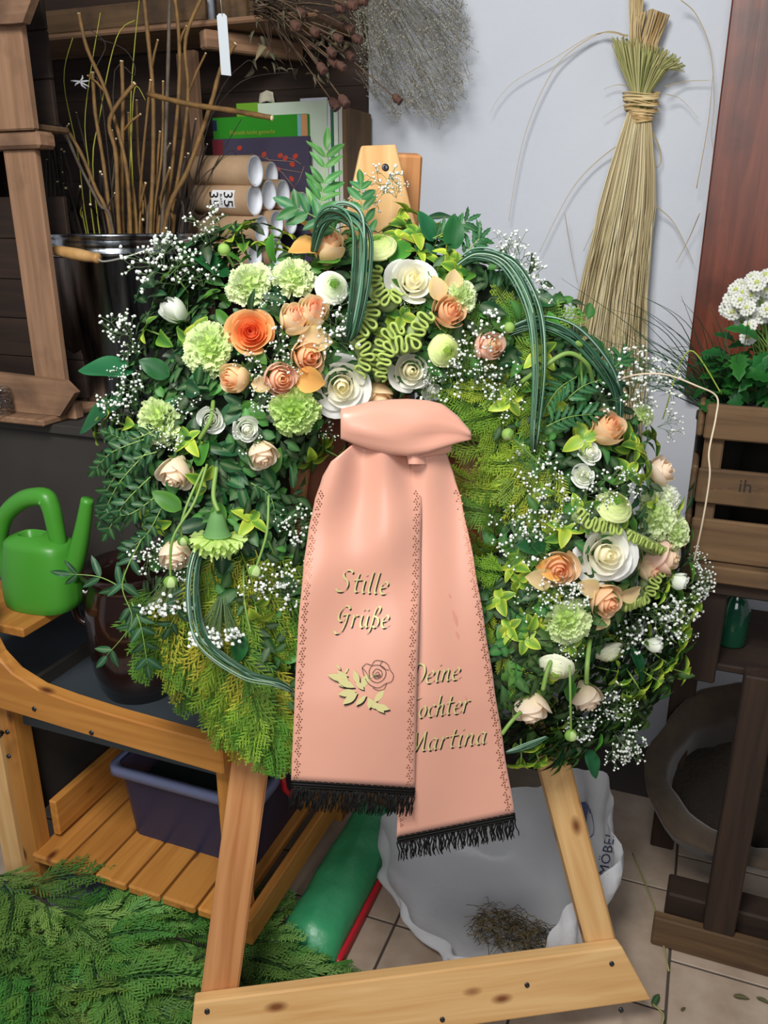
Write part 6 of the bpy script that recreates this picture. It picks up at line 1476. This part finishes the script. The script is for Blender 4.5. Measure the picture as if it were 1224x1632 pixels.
for k in range(260):                         # flared cut tuft above the tie
    s = rnd.betavariate(1.2, 1.2); d = U_(-1, 1) * math.sqrt(max(0, 1 - (2 * s - 1) ** 2)); top = (975 + 118 * s, 62 + 40 * s * s + U_(-6, 14)); bot = (1006 + 32 * s, 150)
    mb.tube([s3(bot[0], 178, .014 * d), s3(bot[0], 145, .016 * d), s3((top[0] + bot[0]) / 2, 110, .025 * d), s3(*top, .035 * d)], U_(.0010, .0018), 4, 0, C3(*rnd.choice(((168, 168, 104), (150, 152, 90), (188, 184, 128), (176, 166, 112), (132, 136, 78)))), flat=.5)
mb.build('cut_tuft', M_['straw'], stw, None, 'greenish flared cut ends above the tie', 'stuff', True)
mb = MB()
for k in range(90):                          # older knot of straw behind, at the top
    s = U_(0, 1); mb.tube([s3(1000 + 50 * s, 120, .02), s3(1003 + 45 * s, 70, .02 + U_(-.01, .01)), s3(1012 + 55 * s, 14 + 20 * abs(s - .5), .02 + U_(-.02, .02))], U_(.0012, .002), 4, 0, C3(*rnd.choice(((190, 164, 116), (172, 142, 94), (206, 182, 138)))), flat=.5)
for k in range(70):
    s = U_(0, 1); mb.tube([s3(1004 + 20 * s, 90, .012), s3(1004 + 16 * s, 50, .01 + U_(-.01, .01)), s3(1006 + 18 * s + U_(-4, 4), -14, .012)], U_(.0012, .002), 4, 0, C3(*rnd.choice(((206, 186, 142), (188, 160, 112)))), flat=.5)
mb.build('top_knot', M_['straw'], stw, None, None, 'stuff', True)
mb = MB()
for k in range(26):
    y = 150 + 44 * (k / 25) + U_(-4, 4) * (k < 14); c = 1022; hw_ = 25 + (5 if k < 14 else 0) - .3 * k; sk_ = U_(-4, 4); Pt = []
    for j in range(17): a = 2 * math.pi * j / 16; Pt.append(s3(c + hw_ * math.cos(a), y + sk_ * math.cos(a) + (2 * math.sin(a * 2) if k < 14 else 0), -.022 * math.sin(a)))
    mb.tube(Pt, U_(.0014, .0022), 4, 0, C3(*rnd.choice(((206, 178, 126), (186, 152, 100), (222, 200, 152)))), flat=.5)
mb.build('raffia_tie', M_['straw'], stw, None, None, None, True)
LS = [([(1000, 58), (960, 52), (900, 90), (866, 140), (838, 210), (822, 280), (811, 352)], .0026), ([(1000, 56), (950, 54), (880, 95), (820, 130), (792, 160), (782, 180)], .0018), ([(1085, 0), (1110, 24), (1132, 80), (1138, 160), (1134, 220), (1144, 252)], .0024), ([(1060, 138), (1090, 130), (1130, 128)], .0018), ([(1060, 150), (1085, 158), (1113, 188)], .0016), ([(1010, 215), (960, 250), (920, 290), (890, 340), (860, 402)], .002), ([(1036, 200), (1052, 240), (1050, 265), (1030, 262)], .002), ([(1034, 320), (1070, 350), (1092, 390), (1105, 420)], .0016), ([(1115, 340), (1098, 380), (1078, 418)], .0018), ([(1010, 140), (985, 135), (962, 142)], .0016), ([(1012, 160), (985, 172), (960, 188)], .0016), ([(1110, 300), (1128, 200), (1136, 120)], .0014), ([(900, 340), (910, 400), (920, 450)], .001), ([(1006, 180), (985, 240), (965, 320), (930, 400)], .0014)]
for P, r in LS:
    mb = MB(); C = spline([s3(x, y, .025 if i else -.0) for i, (x, y) in enumerate(P)], 6); mb.tube(C, [r * (1 - .6 * i / len(C)) for i in range(len(C))], 4, 0, C3(188, 166, 120), flat=.4); mb.build('loose_strand', M_['straw'], stw, None, None, None, True)
# ================================================================ DRIED BUNCHES at the top
hV = 1.66
M_['dry'] = mat('dry brown stalk', (108, 88, 66), .8, noise=(60, (80, 62, 46), .25)); M_['dryhead'] = mat('dry seed head', (104, 70, 56), .8, noise=(90, (70, 48, 40), .25), bump=(120, .5, .003))
dp = rthing('dried_poppy_bunch', 'bunch of dried brown poppy seed heads on the top shelf', 'dried flowers', *[pV(400, 20, hV)[0], hV, pV(400, 20, hV)[1]])
O4 = Vector((pV(400, 20, hV)[0], hV, pV(400, 20, hV)[1]))
hd = MB(); hd.lathe([(.0001, -.012), (.004, -.011), (.0075, -.006), (.009, 0), (.0085, .005), (.005, .008), (.0055, .009), (.009, .0105), (.0085, .012), (.002, .0125), (.0001, .0115)], 12); hd = hd.mesh('seed_head', M_['dryhead'])
for x, y in ((555, 44), (568, 62), (537, 60), (527, 82), (555, 88), (530, 98), (543, 105), (562, 5), (575, 0), (532, 165), (547, 160), (632, 157), (500, 50), (560, 8), (512, 108), (488, 70), (470, 40), (540, 12), (478, 20)):
    p = pVv(x, y, hV - .02 + U_(-.05, .05)) - O4; b = pVv(U_(395, 430), U_(-10, 30), hV + .03) - O4
    m = MB(); C = spline([b, b.lerp(p, .5) + Vector((0, 0, U_(.0, .02))), p], 5); m.tube(C, .0014, 5); s_ = m.build('stalk', M_['dry'], dp)
    ob('seed_head', hd, s_, facing(p, C[-1] - C[-2], U_(.85, 1.1)))
m = MB()
DRY = [(78, 62, 46), (58, 46, 36), (104, 86, 64), (48, 38, 30)]
for k in range(46):
    p = pVv(U_(430, 570), U_(-20, 130), hV + U_(-.05, .06)) - O4; b = pVv(U_(395, 430), U_(-10, 30), hV + .03) - O4
    m.tube(spline([b, b.lerp(p, .5) + Vector((0, 0, U_(-.01, .02))), p], 4), .0009, 3, 0, C3(70, 54, 42))
for k in range(105):
    p = pVv(U_(400, 560), U_(-20, 120), hV + U_(-.05, .06)) - O4
    if p.x > .2 and p.z < -.08: continue
    leaf_mb(1, U_(.25, .5), .3, U_(.3, .9), rnd.choice(DRY), None, 2, 4, mb=m, M=axes(p, Vector((U_(-.6, 1), U_(-.6, .6), U_(-1, .5))), Vector((U_(-1, 1), U_(-1, 1), 1)), U_(.012, .03)))
m.build('dry_leaves', mat('dry leaf', (110, 92, 70), .85, attr=True), dp, None, None, 'stuff', True)
dg_ = rthing('dried_gypsophila', 'grey cloud of dried baby breath hanging on the wall', 'dried flowers', *[pV(600, -10, VW - .1)[0], VW - .10, pV(600, -10, VW - .1)[1]])
O5 = Vector((pV(600, -10, VW - .1)[0], VW - .10, pV(600, -10, VW - .1)[1])); m = MB(); f_ = MB(); root = pVv(560, -60, VW - .08) - O5
def dense(x, y): return in_poly(x, y, [(560, -30), (735, -30), (752, 60), (745, 130), (720, 190), (690, 200), (660, 175), (625, 190), (590, 150), (575, 90)])
for k in range(900):
    while True:
        x, y = U_(555, 755), U_(-30, 205)
        if dense(x, y): break
    p = pVv(x, y, VW - .09 + U_(-.06, .06)) - O5; a = pVv(x - U_(8, 30), y - U_(14, 40), VW - .09 + U_(-.05, .05)) - O5
    if k % 12 == 0: m.tube([root, root.lerp(p, .5) + Vector((0, 0, .03)), p], .0007, 3, cap=False)
    m.tube([a, a.lerp(p, .5) + Vector((U_(-.005, .005), 0, U_(-.004, .006))), p], .00038, 3, cap=False)
    for j in range(3):
        q = p + Vector((rnd.gauss(0, .007), rnd.gauss(0, .007), rnd.gauss(0, .007))); m.tube([p, q], .0003, 3, cap=False); f_.ball(q, U_(.0010, .0019), 5, 3)
m.build('dry_stems', mat('grey dry stem', (140, 134, 118), .8), dg_, None, None, 'stuff'); f_.build('dry_blossoms', mat('grey dry blossom', (176, 172, 158), .8), dg_, None, None, 'stuff')
# ================================================================ WHITE PLASTIC BAG with hay behind the easel
gU, gV = pZ(800, 1528, 0); gV += .085
pb = rthing('plastic_bag', 'open white plastic carrier bag with blue print and some hay on the floor', 'bag', gU, gV, .002)
M_['bag'] = mat('white plastic film', (238, 240, 244), .32, spec=.5, trl=.36, bump=(24, .6, .005))
O6 = Vector((gU, gV, .002)); NA = 72; NT = 22; R = random.Random(4)
def rim_pt(px_, py_, dv): return pVv(px_, py_, min(gV + dv, pZ(px_, py_, .05)[1])) - O6
RIM = [rim_pt(716, 1520, -.12), rim_pt(660, 1462, -.10), rim_pt(622, 1390, -.06), rim_pt(610, 1325, .0), rim_pt(650, 1290, .10), rim_pt(740, 1270, .15), rim_pt(820, 1262, .16), rim_pt(900, 1230, .15), rim_pt(960, 1235, .10), rim_pt(985, 1300, .04), rim_pt(960, 1390, -.03), rim_pt(905, 1456, -.08), rim_pt(862, 1506, -.11), rim_pt(790, 1532, -.125)]
RIMC = spline(RIM + [RIM[0]], 8); nR = len(RIMC); mb = MB(); G = []
for i in range(NT + 1):
    t = i / NT; row = []
    for j, q in enumerate(RIMC):
        a = math.atan2(q.y, q.x); fx = .165 * math.cos(a); fy = .137 * math.sin(a)
        base = Vector((fx * .7, fy * .7 - .02, .004))
        if t < .25: k = t / .25; p = Vector((base.x * k, base.y * k, .003 + .001 * math.sin(6 * a)))
        else:
            k = (t - .25) / .75; Rm = max(math.hypot(fx, fy), math.hypot(q.x, q.y)) * 1.1; c_ = Vector((Rm * math.cos(a), Rm * math.sin(a), .006)); p = base * (1 - k) ** 2 + c_ * 2 * k * (1 - k) + q * k * k
            p += Vector((math.cos(a), math.sin(a), .2)) * (.007 * math.sin(j * .62 + 4 * k) * abs(math.sin(j * .17 + 1)) * 1.6 + .010 * math.sin(j * .37 - 9 * k) + .005 * math.sin(j * .9 + 14 * k)) * min(1, k * k * 1.8)
        p.z = max(.002, p.z); row.append(p)
    G.append(row)
mb.grid(G); o = mb.build('bag_film', M_['bag'], pb)
BM_ = mb
from mathutils.bvhtree import BVHTree
bvh = BVHTree.FromPolygons([RM @ (Vector(p) + O6) for p in mb.v], mb.f)
RMI = RM.inverted()
def onbag(x, y):
    r = Vector(ray(x, y)).normalized(); h = bvh.ray_cast(Vector(CAM), r)
    if h[0] is None: return None
    return RMI @ (h[0] - r * .0025) - O6
M_['blue'] = mat('dark blue print', (44, 46, 96), .5)
# MÖBEL, running upwards on the bag's right flap
cu_ = bpy.data.curves.new('t', 'FONT'); cu_.body = 'MÖBEL'; cu_.size = 22; cu_.resolution_u = 2; cu_.align_x = 'CENTER'; cu_.align_y = 'CENTER'; cu_.space_character = 1.05
to = bpy.data.objects.new('t', cu_); COL.objects.link(to); bpy.context.view_layer.update(); me_ = bpy.data.meshes.new_from_object(to.evaluated_get(bpy.context.evaluated_depsgraph_get())); bpy.data.objects.remove(to)
V_ = []; ok = True; last = None
for v in me_.vertices:
    a = math.radians(80); X = 968 + v.co.x * math.cos(a) - v.co.y * math.sin(a); Y = 1360 - v.co.x * math.sin(a) - v.co.y * math.cos(a)
    p = onbag(X, Y); p = p if p is not None else last
    last = p; V_.append(p)
if all(p is not None for p in V_):
    mb = MB(); mb.add(V_, [tuple(f.vertices) for f in me_.polygons], smooth=False); mb.build('lettering', M_['blue'], pb, None, 'dark blue lettering on the bag')
for poly in ([(914, 1285), (932, 1278), (944, 1300), (946, 1330), (930, 1336), (918, 1310)], [(898, 1224), (925, 1215), (945, 1228), (925, 1240), (905, 1240)]):
    C = spline([(a, b, 0) for a, b in poly + [poly[0]]], 3)[:-1]; P = [onbag(q.x, q.y) for q in C]
    if all(p is not None for p in P):
        c_ = sum(P, Vector()) / len(P); mb = MB(); mb.add(P + [c_], [(i, (i + 1) % len(P), len(P)) for i in range(len(P))]); mb.build('blue_print', mat('blue print', (92, 100, 150), .5), pb, None, 'blue printed patch')
mb = MB()
for k in range(420):
    x, y = U_(-.06, .08), U_(-.085, .0); z = .008 + .045 * (1 - (x / .1) ** 2) * U_(.2, 1); a = U_(0, 6.28); L = U_(.015, .05)
    mb.tube([(x, y, z), (x + L * .5 * math.cos(a), y + L * .5 * math.sin(a) * .6, z + U_(0, .012)), (x + L * math.cos(a), y + L * math.sin(a) * .6, max(.008, z - .006))], .0007, 3, 0, C3(*rnd.choice(((130, 110, 70), (92, 78, 50), (160, 140, 92), (70, 60, 40)))))
mb.build('hay', M_['straw'], pb, None, None, 'stuff', True)
# ---- loose bits on the floor
for x, y, x2, y2, lb in ((1008, 1360, 1066, 1548, 'long pale straw lying on the tiles at right'), (1040, 1600, 1055, 1632, 'short straw at the bottom right')):
    a = pZv(x, y, .004); b = pZv(x2, y2, .004); t = rthing('straw_stalk', lb, 'straw', *a); mb = MB(); mb.tube(spline([Vector(), (b - a) * .5 + Vector((.01, 0, .003)), b - a], 6), .0018, 5, 0, C3(150, 146, 92)); mb.build('stalk', M_['straw'], t, None, None, None, True)
for i, (x, y, a, s) in enumerate(((1168, 1588, .2, .03), (1205, 1590, -.2, .026), (1085, 1612, 1.0, .014), (1040, 1605, 1.3, .035))):
    t = rthing('fallen_leaf', ('withered leaf on the tiles at right, left of a pair', 'withered leaf on the tiles at right, right of a pair', 'tiny dark leaf scrap on the tile', 'narrow green leaf on the tiles beside the crossbar')[i], 'leaf', *pZv(x, y, .003))
    ob('blade', leaf_mb(1, .35, .2, .05, (84, 78, 52) if i < 3 else (60, 96, 56)).mesh('blade', M_['dark'], True), t, axes((0, 0, .001), Vector((math.cos(a), math.sin(a), 0)), (0, 0, 1), s))
